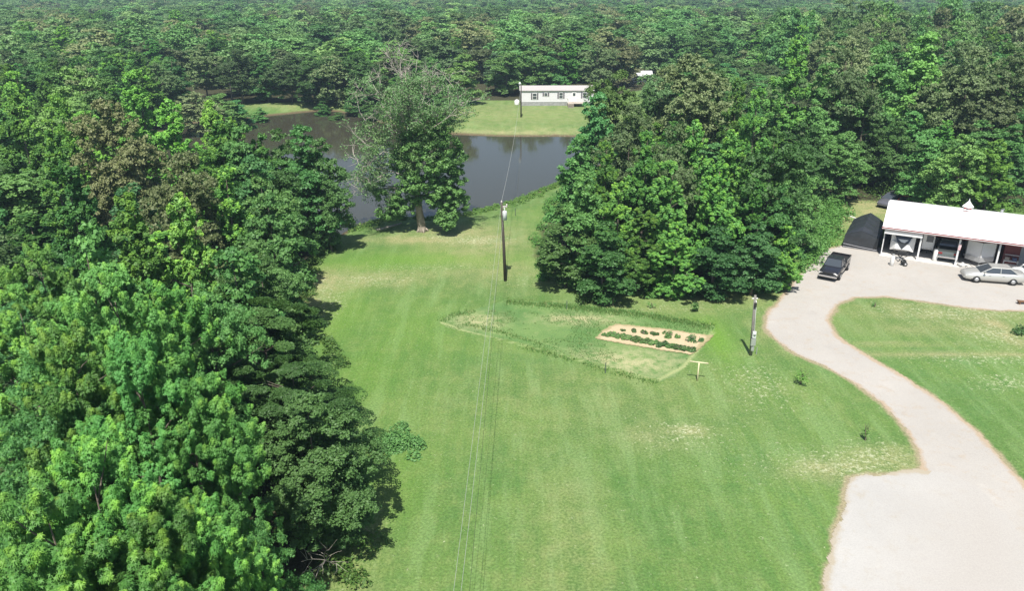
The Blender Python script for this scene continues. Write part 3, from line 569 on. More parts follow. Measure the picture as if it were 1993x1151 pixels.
def along(pts, step, jit, rr, hh, seed, px=True):
    r_ = random.Random(seed); out = []; Q = [at(*p) if px else p for p in pts]
    for a, b in zip(Q, Q[1:]):
        L = math.hypot(b[0] - a[0], b[1] - a[1]); n = max(1, int(L / step))
        for i in range(n):
            t = (i + r_.random()) / n; x = a[0] + (b[0] - a[0]) * t + r_.gauss(0, jit); y = a[1] + (b[1] - a[1]) * t + r_.gauss(0, jit)
            out.append((x, y, H1(x, y) - .03, r_.uniform(*rr), r_.uniform(*hh)))
    return out
UM = leaf_mat("brush_leaf", (.055, .15, .03), (.10, .24, .05), (.2, .34, .07), (.06, .16, .04))
sp = along([(1050, 530), (1100, 548), (1180, 562), (1260, 574), (1340, 572), (1420, 562), (1500, 550), (1560, 525), (1590, 490), (1605, 470)], .5, .5, (.4, .9), (.3, 1.0), 1)
sp += along([(1562, 500), (1590, 460), (1612, 430), (1628, 402)], .16, .85, (.5, 1.1), (.5, 1.5), 2)
sp += along([(1060, 480), (1075, 420), (1090, 380)], .6, .6, (.5, 1), (.4, 1.2), 3)
tag(leaf_patch("undergrowth", sp, UM, 90, .2, seed=2), 'bright green weeds and brush along the foot of the copse beside the lawn', 'undergrowth', kind='stuff')
sp = along([(660, 1140), (690, 1050)], .35, .5, (.4, .8), (.4, 1.1), 4) + along([(1790, 400), (1990, 412)], .6, 1.2, (.5, 1), (.4, 1.2), 6) + along([(640, 470), (600, 540), (585, 600), (600, 640), (660, 720)], .5, .5, (.3, .8), (.3, .9), 5)
sp += along([(1690, 388), (1760, 390), (1860, 398), (1993, 408)], .35, .9, (.9, 1.7), (1.2, 3.0), 66)
tag(leaf_patch("wood_edge_brush", sp, UM, 90, .16, seed=3), 'low brush in the shade under the left wood edge and behind the barn', 'undergrowth', kind='stuff')
sp = [(x + .1, y - .5, H1(x, y - .5), r_, h_) for x, y, z, r_, h_ in along([at(q[0], q[1], -1) for q in [(690, 450), (760, 434), (860, 428), (925, 416), (985, 400), (1030, 385), (1075, 364), (1100, 350)]], .16, .8, (.25, .6), (.2, .6), 8, False)]
tag(leaf_patch("shore_weeds", sp, UM, 60, .16, seed=4), 'green weeds crowding the near shore of the pond', 'weeds', kind='stuff')
# ivy mound
x, y, z = gp(764, 866); rr_ = random.Random(3)
e = thing("ivy_mound", "low mound of dark green ivy on the lawn beside the left wood", "shrub", (x, y, z))
leaf_patch("ivy_leaves", [(rr_.gauss(0, .75), rr_.gauss(0, .55), 0, .5, rr_.uniform(.3, .65)) for _ in range(34)], LM['dark'], 130, .12, seed=6, parent=e)
MB().tube([(-.8, 0, .03), (0, .1, .12), (.9, -.1, .03)], .03, 5).build("stem", BARK, e)
def bush(name, label, px, py, r_, h_, m, n=5, nl=120, ls=.12, group=None, seed=1, cat='shrub', stem=True):
    x, y, z = gp(px, py); e = thing(name, label, cat, (x, y, z), 0, group); q = random.Random(seed)
    leaf_patch("foliage", [(q.gauss(0, r_ * .45), q.gauss(0, r_ * .45), h_ * q.uniform(.05, .45), r_ * q.uniform(.4, .7), h_ * q.uniform(.35, .6)) for _ in range(n)], m, nl, ls, seed=seed, parent=e)
    mb = MB()
    for i in range(4): mb.tube([(0, 0, -.05), (q.gauss(0, r_ * .3), q.gauss(0, r_ * .3), h_ * .45), (q.gauss(0, r_ * .5), q.gauss(0, r_ * .5), h_ * .85)], [.03, .02, .008], 5)
    mb.build("stem", BARK, e); return e
bush("shrub", "wispy rounded shrub on the lawn between the copse and the garden", 1133, 588, .8, 1.1, LM['dark'], 7, 60, .13, seed=2)
bush("sapling", "thin upright sapling right of the wispy shrub behind the garden", 1193, 597, .22, 1.0, UM, 4, 30, .1, seed=3, cat='young tree')
bush("sapling", "tiny sapling behind the sandy bed, left of the bushy young tree", 1268, 600, .25, .6, LM['dark'], 4, 26, .1, seed=4, cat='young tree')
bush("sapling", "small bushy young tree at the copse corner behind the garden end", 1353, 606, .38, 1.0, LM['dark'], 5, 60, .12, seed=5, cat='young tree')
bush("sapling", "slender young tree on the lawn left of the driveway bend", 1557, 748, .5, 1.35, UM, 8, 26, .1, seed=6, cat='young tree')
bush("sapling", "small staked young tree on the lawn above the gravel pad", 1684, 858, .28, 1.3, UM, 5, 18, .09, seed=7, cat='young tree')
bush("sapling", "tiny sapling on the lawn inside the driveway loop", 1702, 598, .22, .5, LM['dark'], 3, 24, .09, seed=8, cat='young tree')
bush("shrub", "dark shrub at the right picture edge inside the driveway loop", 1990, 650, .6, .9, LM['dark'], 6, 60, .13, seed=9)
# tall grass round the garden
def grass(name, spots, m, label, hmin, hmax, seed):
    rng = np.random.default_rng(seed); P = np.array(spots); n = len(P); a = rng.random(n) * 6.28; h_ = rng.uniform(hmin, hmax, n); w = .035; ln = rng.normal(size=(n, 2)) * .35 * h_[:, None]
    z = hgt(P[:, 0], P[:, 1]); c_, s_ = np.cos(a) * w, np.sin(a) * w
    V = np.stack([np.stack([P[:, 0] - c_, P[:, 1] - s_, z - .02], 1), np.stack([P[:, 0] + c_, P[:, 1] + s_, z - .02], 1), np.stack([P[:, 0] + ln[:, 0] + c_ * .3, P[:, 1] + ln[:, 1] + s_ * .3, z + h_], 1), np.stack([P[:, 0] + ln[:, 0] - c_ * .3, P[:, 1] + ln[:, 1] - s_ * .3, z + h_], 1)], 1).reshape(-1, 3)
    F = np.arange(4 * n).reshape(-1, 4)
    return tag(link(name, np_mesh(name, V, F, m, dict(leaf_var=np.repeat(rng.random(n), 4), leaf_tip=np.repeat(rng.random(n) ** 6, 4)))), label, 'grass', kind='stuff')
GM = leaf_mat("tall_grass", (.05, .15, .035), (.085, .22, .05), (.30, .34, .13), (.06, .17, .04))
def band(pts, w, dens, seed):
    r_ = random.Random(seed); Q = [at(*p) for p in pts]; out = []
    for a, b in zip(Q, Q[1:]):
        L = math.hypot(b[0] - a[0], b[1] - a[1]); dx, dy = (b[0] - a[0]) / L, (b[1] - a[1]) / L
        for _ in range(int(L * w * dens)):
            t = r_.random() * L; s = r_.gauss(0, w * .4); x, y = a[0] + dx * t - dy * s, a[1] + dy * t + dx * s
            if fbm(np.array([x]), np.array([y]), 1.2, 7)[0] > .28: out.append((x, y))
    return out
b1 = band([(985, 588), (1110, 598), (1250, 613), (1390, 638)], .9, 260, 1) + band([(857, 627), (880, 614), (925, 606)], .6, 160, 2)
b2 = band([(1010, 674), (1090, 695), (1180, 722), (1280, 747)], .55, 150, 3) + band([(905, 632), (980, 648), (1055, 672)], .45, 150, 4)
r2 = random.Random(5); gin = []
while len(gin) < 14000:
    x, y = r2.uniform(-6, 16), r2.uniform(47, 63)
    if fbm(np.array([x]), np.array([y]), 2.2, 17)[0] > .47: gin.append((x, y))
gin = np.array(gin); gin = gin[(sdist(gin, GARDEN) > .2) & (sdist(gin, BED) < -.15)]
grass("garden_border_grass", b1 + b2, GM, 'uncut dark green grass along the edges of the garden plot', .05, .17, 4)
grass("garden_weeds", [tuple(p) for p in gin], GM, 'low weeds spread over the garden plot', .03, .10, 5)
# vegetables
VM = leaf_mat("vegetable_leaf", (.065, .16, .05), (.12, .24, .075), (.18, .30, .09), (.05, .13, .04))
vg = [(1213, 645, .13, .2, 'first'), (1232, 646, .26, .3, 'second'), (1252, 650, .30, .3, 'third'), (1272, 652, .28, .3, 'fourth'), (1300, 655, .40, .4, 'fifth'), (1322, 659, .25, .3, 'sixth'), (1345, 662, .40, .45, 'seventh'), (1363, 665, .22, .3, 'eighth')]
for i, (px, py, r_, h_, o_) in enumerate(vg):
    bush("vegetable_plant", f'{o_} plant from the left in the spaced upper row of the sandy bed', px, py, r_, h_, VM, 5, 50, .12, 'plants spaced along the upper row of the bed', 20 + i, 'plant')
pr = []
for i in range(3): pr.append(bush("bean_plant", 'leafy plant', 1240, 665, .30, .34, VM, 6, 70, .12, 'plants crowded in the lower row of the bed', 40 + i, 'plant'))
lowrow = [(1183, 654), (1345, 684)]; q0, q1 = at(*lowrow[0]), at(*lowrow[1]); nrow = 20
for i in range(nrow):
    t = i / (nrow - 1); x, y = q0[0] + (q1[0] - q0[0]) * t, q0[1] + (q1[1] - q0[1]) * t + (.12 if i % 2 else -.12)
    if i < 3: r_ = pr[i]
    else:
        r_ = pr[i % 3].copy(); COL.objects.link(r_)
        for ch in list(pr[i % 3].children): c_ = ch.copy(); COL.objects.link(c_); c_.parent = r_
    r_.location = (x, y, .04); r_.rotation_euler = (0, 0, i * 1.9); r_["label"] = f'leafy dark plant in the crowded lower row of the bed, {"at its left end" if i < 5 else "left of its middle" if i < 10 else "right of its middle" if i < 15 else "at its right end"}'
    r_["group"] = 'lower row plants ' + ("at the left end" if i < 5 else "left of the middle" if i < 10 else "right of the middle" if i < 15 else "at the right end")

# ------------------------------------------------------------------ the half dead tree by the pond
bx_, by_, bz_ = gp(822, 450)
e = thing("half_dead_oak", "tall oak by the pond with bare grey branches over a leafy lower crown", "tree", (bx_, by_, bz_ - .1))
TB = mat("oak_bark", (.36, .31, .25), .95, noise=.45, nscale=3, bump=.8)
rq = random.Random(12); tb = MB(); br = MB(); tipsP = []
spine = [(0, 0, -.3), (-.05, 0, .5), (-.25, 0, 2.5), (-.4, .1, 5), (-.3, .2, 8), (-.7, .1, 11), (-.9, 0, 14), (-1.0, .1, 17.0)]
tb.tube(spine, [.62, .46, .38, .34, .27, .2, .12, .03], 10)
for a in range(5): tb.tube([(.3 * math.cos(a * 1.26), .3 * math.sin(a * 1.26), .45), (.75 * math.cos(a * 1.26), .75 * math.sin(a * 1.26), .02)], [.16, .06], 6)
RMIN = .022
def grow(p, d, L, r_, dep, store, out):
    pts = [p]; q = p; rads = [r_]
    for i in range(4):
        d = (d + Vector((rq.gauss(0, .16), rq.gauss(0, .16), rq.gauss(0.02, .12)))).normalized(); q = q + d * (L / 4); pts.append(q); rads.append(r_ * (1 - .17 * (i + 1)))
    out.tube(pts, rads, 5 if r_ > .03 else 4, False); store.append(q)
    if dep > 0:
        for i in range(4 if dep > 1 else 5):
            s = pts[rq.randint(1, 4)]; ax = Vector((rq.gauss(0, 1), rq.gauss(0, 1), rq.gauss(.1, .8))).normalized()
            grow(s, (d * .8 + ax * .75).normalized(), L * rq.uniform(.45, .68), max(r_ * .5, RMIN), dep - 1, store, out)
for z0, dx, dy, dz, L, r_ in [(7.5, -1, -.2, .9, 6.5, .14), (8.5, -.8, .6, 1.0, 6, .13), (10, -.7, -.5, 1.2, 5, .12), (11, .4, .3, 1.3, 5, .10), (9.5, .9, -.2, 1.0, 5.5, .12), (12.5, -.4, 0, 1.5, 4.5, .10), (6.2, -1.2, -.5, .45, 6.0, .12), (13, .3, -.2, 1.5, 4, .08), (5.0, -1.2, .3, .15, 6, .10), (8.8, .7, .5, 1.1, 5, .10), (11.5, -.9, .1, .8, 4.5, .09), (10.6, .1, -.8, 1.0, 4, .09), (8.0, -1.0, .2, .6, 6, .11)]:
    s = next(Vector(a).lerp(Vector(b), (z0 - a[2]) / (b[2] - a[2])) for a, b in zip(spine, spine[1:]) if b[2] >= z0)
    grow(s, Vector((dx, dy, dz)).normalized(), L, r_, 3, tipsP, br)
tb.build("trunk", TB, e, True); br.build("bare_branches", DEADW, e, True)
rng = np.random.default_rng(5)
def puffs(C, rc, nl, ls, m, name, seed, fl=.7):
    r_ = np.random.default_rng(seed); C = np.array(C); k = np.repeat(np.arange(len(C)), nl); n = len(k); d = r_.normal(size=(n, 3)); d /= np.linalg.norm(d, axis=1, keepdims=True)
    P = C[k] + d * (rc * r_.uniform(.6, 1.3, len(C))[k] * (.4 + .6 * r_.random(n)))[:, None] * np.array([1, 1, fl])
    V, F = leaves(P, d * .6 + np.array([0, 0, .6]) + r_.normal(size=(n, 3)) * .4, ls * r_.uniform(.6, 1.3, n), RAG, r_)
    return link(name, np_mesh(name, V, F, m, dict(leaf_var=np.repeat(.5 * r_.random(len(C))[k] + .5 * r_.random(n), 6), leaf_tip=np.repeat(r_.random(n) ** 5 * .5, 6))), e)
C = []
for cx, cy_, cz, rx, rz, n in [(2.6, -.6, 5.5, 2.4, 3.2, 150), (3.0, .2, 3.4, 2.0, 2.0, 80), (1.6, -1.2, 8.2, 2.2, 1.8, 90), (3.6, 0, 8.0, 1.3, 2.0, 60), (-.6, -.8, 5.8, 2.0, 1.2, 60), (-1.6, -.4, 3.6, 1.8, 1.6, 60), (.2, .6, 10.2, 2.0, 1.2, 60), (2.8, -1.6, 2.2, 1.1, 1.3, 50), (2.2, .2, 10.5, 1.4, 1.2, 40), (-2.9, 0, 2.4, 1.9, .8, 40), (-1.6, .2, 7.6, 1.6, 1.4, 60), (-.5, 0, 9.5, 2.2, 1.5, 60), (-3.8, .2, 4.4, 1.6, .9, 22), (1.6, 0, 12, 1.5, 1.0, 26)]:
    d = rng.normal(size=(n, 3)); d /= np.linalg.norm(d, axis=1, keepdims=True); C += list(np.array([cx, cy_, cz]) + d * (rng.random((n, 1)) ** .35) * np.array([rx, rx, rz]))
C = [c_ for c_ in C if c_[2] > .9]
puffs(C, .42, 80, .19, LM['dark'], "crown", 3)
T_ = np.array([tuple(t) for t in tipsP]); T_ = T_[rng.permutation(len(T_))]
sparse = T_[(T_[:, 2] < 16.5)][:1100]
puffs(sparse, .5, 16, .15, LM['oak'], "thin_foliage", 4)
C2 = []
for cx, cy_, cz, rx, rz, n in [(-3.2, 0, 9, 2.6, 3, 130), (-1, 0, 12.0, 3, 2.2, 80), (1.2, 0, 11, 2.8, 2.0, 70), (-4.8, 0, 6.6, 2.1, 1.9, 80), (-4.6, 0, 10.5, 1.8, 2.0, 50), (3.2, 0, 12, 1.8, 1.6, 40), (.6, -.5, 9, 3, 2, 80), (-1.5, 0, 15, 2, 1.2, 26)]:
    d = rng.normal(size=(n, 3)); d /= np.linalg.norm(d, axis=1, keepdims=True); C2 += list(np.array([cx, cy_, cz]) + d * (rng.random((n, 1)) ** .4) * np.array([rx, rx, rz]))
puffs(C2, .5, 21, .17, LM['oak'], "mid_foliage", 14)
tag(MB().tube([gp(733, 452)[:2] + (.12,), gp(755, 446)[:2] + (.2,), gp(782, 437)[:2] + (.15,)], [.13, .11, .06], 7).build("fallen_log", DEADW, None, True), 'pale fallen log lying in weeds at the pond edge', 'log')
for px, py, h_, lb in [(452, 197, 7.5, 'pale bare snag standing among trees at the far left pond bank'), (1075, 160, 7.5, 'pale bare snag behind the mobile home')]:
    x, y, z = gp(px, py); dm_ = MB(); st = []; dm_.tube([(0, 0, -.3), (.1, 0, h_ * .5), (.3, 0, h_)], [.2, .14, .04], 6)
    for i in range(7): grow(Vector((.2, 0, h_ * (.4 + .08 * i))), Vector((rq.gauss(0, .7), rq.gauss(0, .7), .8)).normalized(), 2.4, .07, 1, st, dm_)
    e_ = thing("dead_tree", lb, "tree", (x, y, z)); dm_.build("trunk", DEADW, e_, True)
# leaning bare twigs at the dark end of the left wood
RMIN = .008
for px, py, hz, lb in [(650, 960, 2.6, 'bare pale dead branches poking out of the dark wood edge, upper clump'), (625, 1055, 2.2, 'bare pale dead branches low at the wood edge near the bottom')]:
    x, y = at(px, py, hz); dm_ = MB(); st = []
    for i in range(5): grow(Vector((0, 0, -hz * .6)), Vector((rq.gauss(.2, .6), rq.gauss(-.6, .3), rq.uniform(.4, 1.0))).normalized(), 1.7, .022, 1, st, dm_)
    o = dm_.build("dead_branch", DEADW); o.location = (x, y + .3, hz); tag(o, lb, 'branch')

# ------------------------------------------------------------------ poles and wires
WOOD = mat("pole_wood", (.085, .07, .055), .9, noise=.4, nscale=3, bump=.3); GALV = mat("galvanised", (.55, .56, .57), .45, metal=.6, noise=.15); WHT = mat("white_paint", (.72, .72, .70), .5, noise=.12, nscale=1.2)
POR = mat("porcelain", (.55, .5, .48), .3); WIRE = mat("wire_metal", (.45, .46, .43), .5, metal=.3); BLK = mat("black_rubber", (.02, .02, .02), .8); TRANS = mat("transformer_grey", (.62, .64, .64), .4)
x0, y0, z0 = gp(984, 547); TOPZ = 7.3
e = thing("utility_pole", "dark wooden utility pole with transformer in the middle of the lawn", "utility pole", (x0, y0, z0)); lx = -.33
MB().tube([(0, 0, -.5), (lx * .5, 0, TOPZ * .5), (lx, 0, TOPZ)], [.16, .13, .10], 10).build("pole", WOOD, e, True)
t_ = MB().lathe((lx + .27, -.05, 5.75), [(.12, -.02), (.2, 0), (.2, .72), (.17, .8), (.05, .84)], 16); t_.tube([(lx + .27, -.05, 6.5), (lx + .27, -.05, 6.85)], [.05, .03], 8); t_.build("transformer", TRANS, e, True)
MB().box((lx + .22, 0, 6.95), (.55, .09, .1)).tube([(lx, -.02, 6.7), (lx + .4, 0, 6.95)], .02, 5).build("crossarm", POR, e)
for dx, zz in ((0, TOPZ), (.45, 7.0)): MB().lathe((lx + dx, 0, zz), [(.03, 0), (.07, .04), (.05, .08), (.07, .12), (.03, .18)], 10).build("insulator", POR, e)
top = Vector((x0 + lx, y0, z0 + TOPZ + .1))
def wire(name, label, a, b, sag, r_=.012, group=None, m=WIRE):
    a, b = Vector(a), Vector(b); return tag(MB().tube([a.lerp(b, i / 24) - Vector((0, 0, sag * 4 * (i / 24) * (1 - i / 24))) for i in range(25)], r_, 5, False).build(name, m, None, True), label, 'wire', group)
for i, (px, lb) in enumerate([(878, 'left one of the twin pale wires from the utility pole toward the viewer'), (893, 'right one of the twin pale wires from the utility pole toward the viewer')]):
    q = Vector(at(px, 1140, 6.2) + (6.2,)); s = top + Vector((.3 * i, 0, -.15 * i)); d = q - s; wire("power_wire", lb, s, s + d * 2.2, .9, .007, 'overhead wires over the lawn')
q = Vector(at(925, 1000, 5.0) + (5.0,)); s = top + Vector((.1, 0, -1.2)); wire("service_wire", 'dark lower wire from the utility pole running beside the twin wires', s, s + (q - s) * 2.4, .6, .007, 'overhead wires over the lawn', m=BLK)
hx, hy, hz_ = gp(1014, 228)
e = thing("utility_pole", "far utility pole with pale lamp in front of the mobile home", "utility pole", (hx, hy, hz_))
MB().tube([(0, 0, -.4), (0, 0, 6.1)], [.14, .1], 8).build("pole", WOOD, e, True); MB().lathe((-.25, 0, 6.0), [(.05, 0), (.2, .05), (.22, .3), (.1, .5)], 10).build("lamp", TRANS, e, True); MB().tube([(0, 0, 5.8), (-.25, 0, 6.2)], .03, 6).build("bracket", GALV, e)
wire("power_wire", 'thin wire crossing the pond from the lawn pole to the mobile home', top, (hx, hy, hz_ + 6.0), 1.6, .014)
# meter pole
x, y, z = gp(1461, 692); e = thing("meter_pole", "short grey service pole with meter boxes beside the driveway", "utility pole", (x, y, z)); HP = 4.75
POLEG = mat("weathered_pole", (.20, .19, .17), .9, noise=.35, nscale=3)
MB().tube([(0, 0, -.4), (-.22, 0, HP)], [.11, .085], 10).build("pole", POLEG, e, True)
MB().tube([(.11, -.06, .2), (-.10, -.06, HP - .5), (-.14, -.05, HP - .38)], .03, 8).build("conduit", WHT, e, True)
for zz, hh, ww in ((1.75, .5, .26), (1.15, .55, .34), (.62, .3, .2)): MB().box((0, -.19, zz), (ww, .14, hh)).build("meter_box", TRANS if zz > 1.3 else GALV, e, bevel=.015)
MB().lathe((0, -.30, 1.8), [(.09, -.02), (.09, .05), (.06, .08)], 14, 'Y').build("meter", GALV, e, True)
MB().box((-.22, 0, HP - .25), (.4, .07, .07)).build("crossarm", WHT, e); MB().box((-.17, -.14, HP - .7), (.16, .12, .3)).build("weatherhead", BLK, e)
q0 = Vector((x, y, z + HP - .25))
x2, y2, z2 = gp(1472, 690); tag(MB().tube([(x2, y2, -.1), (x2, y2, .55)], .03, 6).build("marker_stake", GALV), 'thin short stake just right of the grey service pole', 'stake')
# clothesline post
x, y, z = gp(1357, 742); e = thing("clothesline_post", "pale T shaped clothesline post at the near corner of the garden", "post", (x, y, z)); CR = mat("cream_paint", (.62, .56, .36), .6, noise=.2)
MB().tube([(0, 0, -.3), (0, 0, 1.42)], .045, 10).build("upright", CR, e, True); MB().tube([(-.6, .12, 1.44), (.6, -.12, 1.40)], .045, 10).build("crossbar", CR, e, True)
for px, py, hh, lb in [(1103, 602, .75, 'dark steel stake in the grass behind the garden'), (1178, 727, .85, 'dark steel stake at the near side of the garden'), (1003, 420, .9, 'thin stake near the pond weeds')]:
    x, y, z = gp(px, py); tag(MB().tube([(x, y, z - .1), (x, y, z + hh)], .03, 6).box((x, y - .02, z + hh * .5), (.07, .015, hh * .9)).build("garden_stake", mat("stake_steel", (.07, .10, .07), .7)), lb, 'stake')

# ------------------------------------------------------------------ mobile home
SID = mat("vinyl_siding", (.66, .65, .66), .6, noise=.05, nscale=1); N = NT(SID); B = SID.node_tree.nodes["Principled BSDF"]; wv = N.n("ShaderNodeTexWave"); wv.bands_direction = 'Z'; wv.inputs["Scale"].default_value = 2.2; N.L(N.n("ShaderNodeTexCoord").outputs["Object"], wv.inputs[0]); bp = N.n("ShaderNodeBump"); bp.inputs["Distance"].default_value = .02; N.L(wv.outputs[0], bp.inputs["Height"]); N.L(bp.outputs[0], B.inputs["Normal"])
SHG = mat("roof_shingles", (.43, .40, .385), .9, noise=.25, nscale=6); SKT = mat("block_skirting", (.34, .34, .33), .9, noise=.3, nscale=2); SHU = mat("dark_shutter", (.11, .10, .11), .6); GLS = mat("window_glass", (.05, .06, .07), .08, spec=.8); DWOOD = mat("deck_wood", (.46, .40, .33), .8, noise=.3); TRIM = mat("white_trim", (.74, .74, .72), .5, noise=.06, nscale=2)
a0, a1 = gp(1013, 206), gp(1151, 205); L = 15.0; ang = math.atan2(a1[1] - a0[1], a1[0] - a0[0]) * .5
e = thing("mobile_home", "long white mobile home with shuttered windows across the pond", "house", (a0[0], a0[1], a0[2]), ang)
Dp = 4.4; MB().box((L / 2, Dp / 2, 1.95), (L, Dp, 2.3)).prism([(0, 0)], 0, 0).build("wall", SID, e) if False else None
w = MB().box((L / 2, Dp / 2, 1.93), (L, Dp, 2.3))
for xx in (0.0, L - .1): w.add([(xx, 0, 3.08), (xx, Dp, 3.08), (xx, Dp / 2, 3.62), (xx + .1, 0, 3.08), (xx + .1, Dp, 3.08), (xx + .1, Dp / 2, 3.62)], [(0, 1, 2), (3, 5, 4), (0, 3, 4, 1), (1, 4, 5, 2), (2, 5, 3, 0)])
w.build("wall", SID, e); MB().box((L / 2, Dp / 2, .38), (L - .1, Dp - .1, .8)).build("skirting", SKT, e)
rf = MB()
for s in (0, 1):
    y0_, y1_ = (-.25, Dp / 2) if s == 0 else (Dp + .25, Dp / 2)
    rf.add([(-.2, y0_, 3.05), (L + .2, y0_, 3.05), (L + .2, y1_, 3.72), (-.2, y1_, 3.72), (-.2, y0_, 3.13), (L + .2, y0_, 3.13), (L + .2, y1_, 3.82), (-.2, y1_, 3.82)], [(0, 1, 2, 3), (4, 5, 6, 7), (0, 1, 5, 4), (1, 2, 6, 5), (2, 3, 7, 6), (3, 0, 4, 7)])
rf.build("roof", SHG, e)
def window(e, x, z, ww, hh, yy=0.0, shut=True):
    f = MB().box((x, yy - .03, z), (ww + .12, .06, hh + .12)).build("window", TRIM, e)
    MB().box((x, yy - .07, z + hh * .26), (ww, .02, hh * .44)).box((x, yy - .07, z - hh * .26), (ww, .02, hh * .44)).build("pane", GLS, f)
    if shut:
        for s in (-1, 1): MB().box((x + s * (ww / 2 + .24), yy - .03, z), (.28, .05, hh + .1)).build("shutter", SHU, f)
window(e, 2.9, 1.95, .75, 1.15); window(e, 5.2, 2.3, .6, .6); window(e, 8.3, 2.1, .7, 1.1); window(e, 13.2, 2.1, .8, 1.1)
d_ = MB().box((11.0, -.04, 1.85), (.95, .06, 2.05)).build("door", TRIM, e); MB().box((11.0, -.08, 2.3), (.5, .02, .6)).build("pane", GLS, d_); MB().lathe((10.65, -.12, 1.8), [(.04, 0), (.04, .05)], 8, 'Y').build("handle", GALV, d_)
dk = MB().box((11.3, -.95, .72), (3.4, 1.8, .08))
for i in range(4): dk.box((10.2, -2.0 - .28 * i, .60 - .18 * i), (1.2, .28, .05))
for xx in (9.65, 12.95):
    for yy in (-.1, -1.8): dk.box((xx, yy, .35), (.1, .1, .7))
dk.build("porch", DWOOD, e)
rl = MB()
for a, b in (((9.65, -1.8), (9.65, -.1)), ((10.9, -1.8), (12.95, -1.8)), ((12.95, -1.8), (12.95, -.1))):
    L_ = math.hypot(b[0] - a[0], b[1] - a[1]); n = int(L_ / .22)
    rl.tube([a + (1.65,), b + (1.65,)], .04, 5)
    for i in range(n + 1): t = i / n; rl.tube([(a[0] + (b[0] - a[0]) * t, a[1] + (b[1] - a[1]) * t, .76), (a[0] + (b[0] - a[0]) * t, a[1] + (b[1] - a[1]) * t, 1.65)], .022, 4)
rl.build("railing", TRIM, e)
x, y, z = gp(1006, 204); e = thing("storage_tank", "small white tank left of the mobile home", "tank", (x, y, z)); MB().lathe((0, 0, 0), [(.5, 0), (.52, .1), (.52, .85), (.3, 1.05), (.1, 1.1)], 16).build("tank_body", WHT, e, True); MB().lathe((0, 0, 1.1), [(.12, 0), (.12, .12)], 10).build("cap", GALV, e)
# house glimpsed beyond the copse
x, y, z = gp(1237, 160); x -= .3; e = thing("white_house", "white house with a long porch glimpsed behind the copse", "house", (x, y, z), -.05); e.scale = (.5, .6, .62)
MB().box((4, 4, 1.4), (9, 6, 2.8)).build("wall", SID, e)
rr2 = MB().add([(-1, -.9, 2.45), (9, -.9, 2.45), (9, 4, 4.0), (-1, 4, 4.0), (-1, -.9, 2.57), (9, -.9, 2.57), (9, 4, 4.14), (-1, 4, 4.14)], [(0, 1, 2, 3), (4, 5, 6, 7), (0, 1, 5, 4), (1, 2, 6, 5), (2, 3, 7, 6), (3, 0, 4, 7)]).add([(-1, 8, 2.45), (9, 8, 2.45), (9, 4, 4.0), (-1, 4, 4.0), (-1, 8, 2.57), (9, 8, 2.57), (9, 4, 4.14), (-1, 4, 4.14)], [(0, 1, 2, 3), (4, 5, 6, 7), (0, 1, 5, 4), (1, 2, 6, 5), (2, 3, 7, 6), (3, 0, 4, 7)])
rr2.build("roof", mat("pale_metal_roof", (.62, .62, .60), .4, noise=.1), e)
for i in range(5): MB().box((-.7 + 2.3 * i, -.6, 1.2), (.16, .16, 2.4)).build("porch_post", BARK, e)
for xx in (1.5, 6.5): window(e, xx, 1.5, 1, 1.1, 1.0, False)

# ------------------------------------------------------------------ barn
BO = Vector((36.2, 73.1, 0)); BA = math.atan2(-.463, .886); BU = Vector((math.cos(BA), math.sin(BA))); BN = Vector((-math.sin(BA), math.cos(BA)))
def bl(px, py, z=0):
    p = Vector(at(px, py, z)) - BO.xy; return (p.dot(BU), p.dot(BN))
MTL = mat("white_metal_roof", (.80, .80, .80), .4, noise=.04, nscale=.5); RED = mat("red_metal", (.26, .035, .035), .5, noise=.2, nscale=2); WM = mat("white_metal_wall", (.72, .72, .72), .5, noise=.08, nscale=1.5); CONC = mat("concrete", (.52, .50, .47), .9, noise=.18, nscale=1.2); RW = mat("red_wall", (.17, .03, .03), .6, noise=.25, nscale=2)
GD = mat("grey_door_paint", (.24, .26, .29), .6); DIN = mat("unpainted_wall", (.12, .09, .07), .9, noise=.4)
e = thing("pole_barn", "long open fronted pole barn with a bright white metal roof and red trim", "barn", BO, BA)
BL, BD, EZ, RZ = 23.0, 10.0, 3.0, 4.15
MB().box((BL / 2, BD / 2 - .25, .03), (BL + .2, BD + .5, .12)).build("floor_slab", CONC, e)
def gable(x): return MB().add([(x, 0, 0), (x, BD, 0), (x, BD, EZ), (x, BD / 2, RZ - .05), (x, 0, EZ), (x + .08, 0, 0), (x + .08, BD, 0), (x + .08, BD, EZ), (x + .08, BD / 2, RZ - .05), (x + .08, 0, EZ)], [(0, 1, 2, 3, 4), (9, 8, 7, 6, 5), (0, 5, 6, 1), (1, 6, 7, 2), (2, 7, 8, 3), (3, 8, 9, 4), (4, 9, 5, 0)])
gable(0).build("side_wall", WM, e); gable(BL).build("side_wall", WM, e)
MB().box((BL / 2 + .04, BD - .05, EZ / 2 + .05), (BL - .1, .08, EZ - .1)).build("back_wall", RW, e)
rf = MB(); rb = MB()
for s in (0, 1):
    ya, yb = (-.45, BD / 2) if s == 0 else (BD + .45, BD / 2); za = EZ - .02; ang_ = 0
    rf.add([(-.25, ya, za), (BL + .3, ya, za), (BL + .3, yb, RZ), (-.25, yb, RZ), (-.25, ya, za + .06), (BL + .3, ya, za + .06), (BL + .3, yb, RZ + .06), (-.25, yb, RZ + .06)], [(0, 1, 2, 3), (4, 5, 6, 7), (0, 1, 5, 4), (1, 2, 6, 5), (2, 3, 7, 6), (3, 0, 4, 7)])
    for i in range(int(BL / .6) + 1): rf.tube([(-.2 + i * .6, ya, za + .065), (-.2 + i * .6, yb, RZ + .065)], .018, 4)
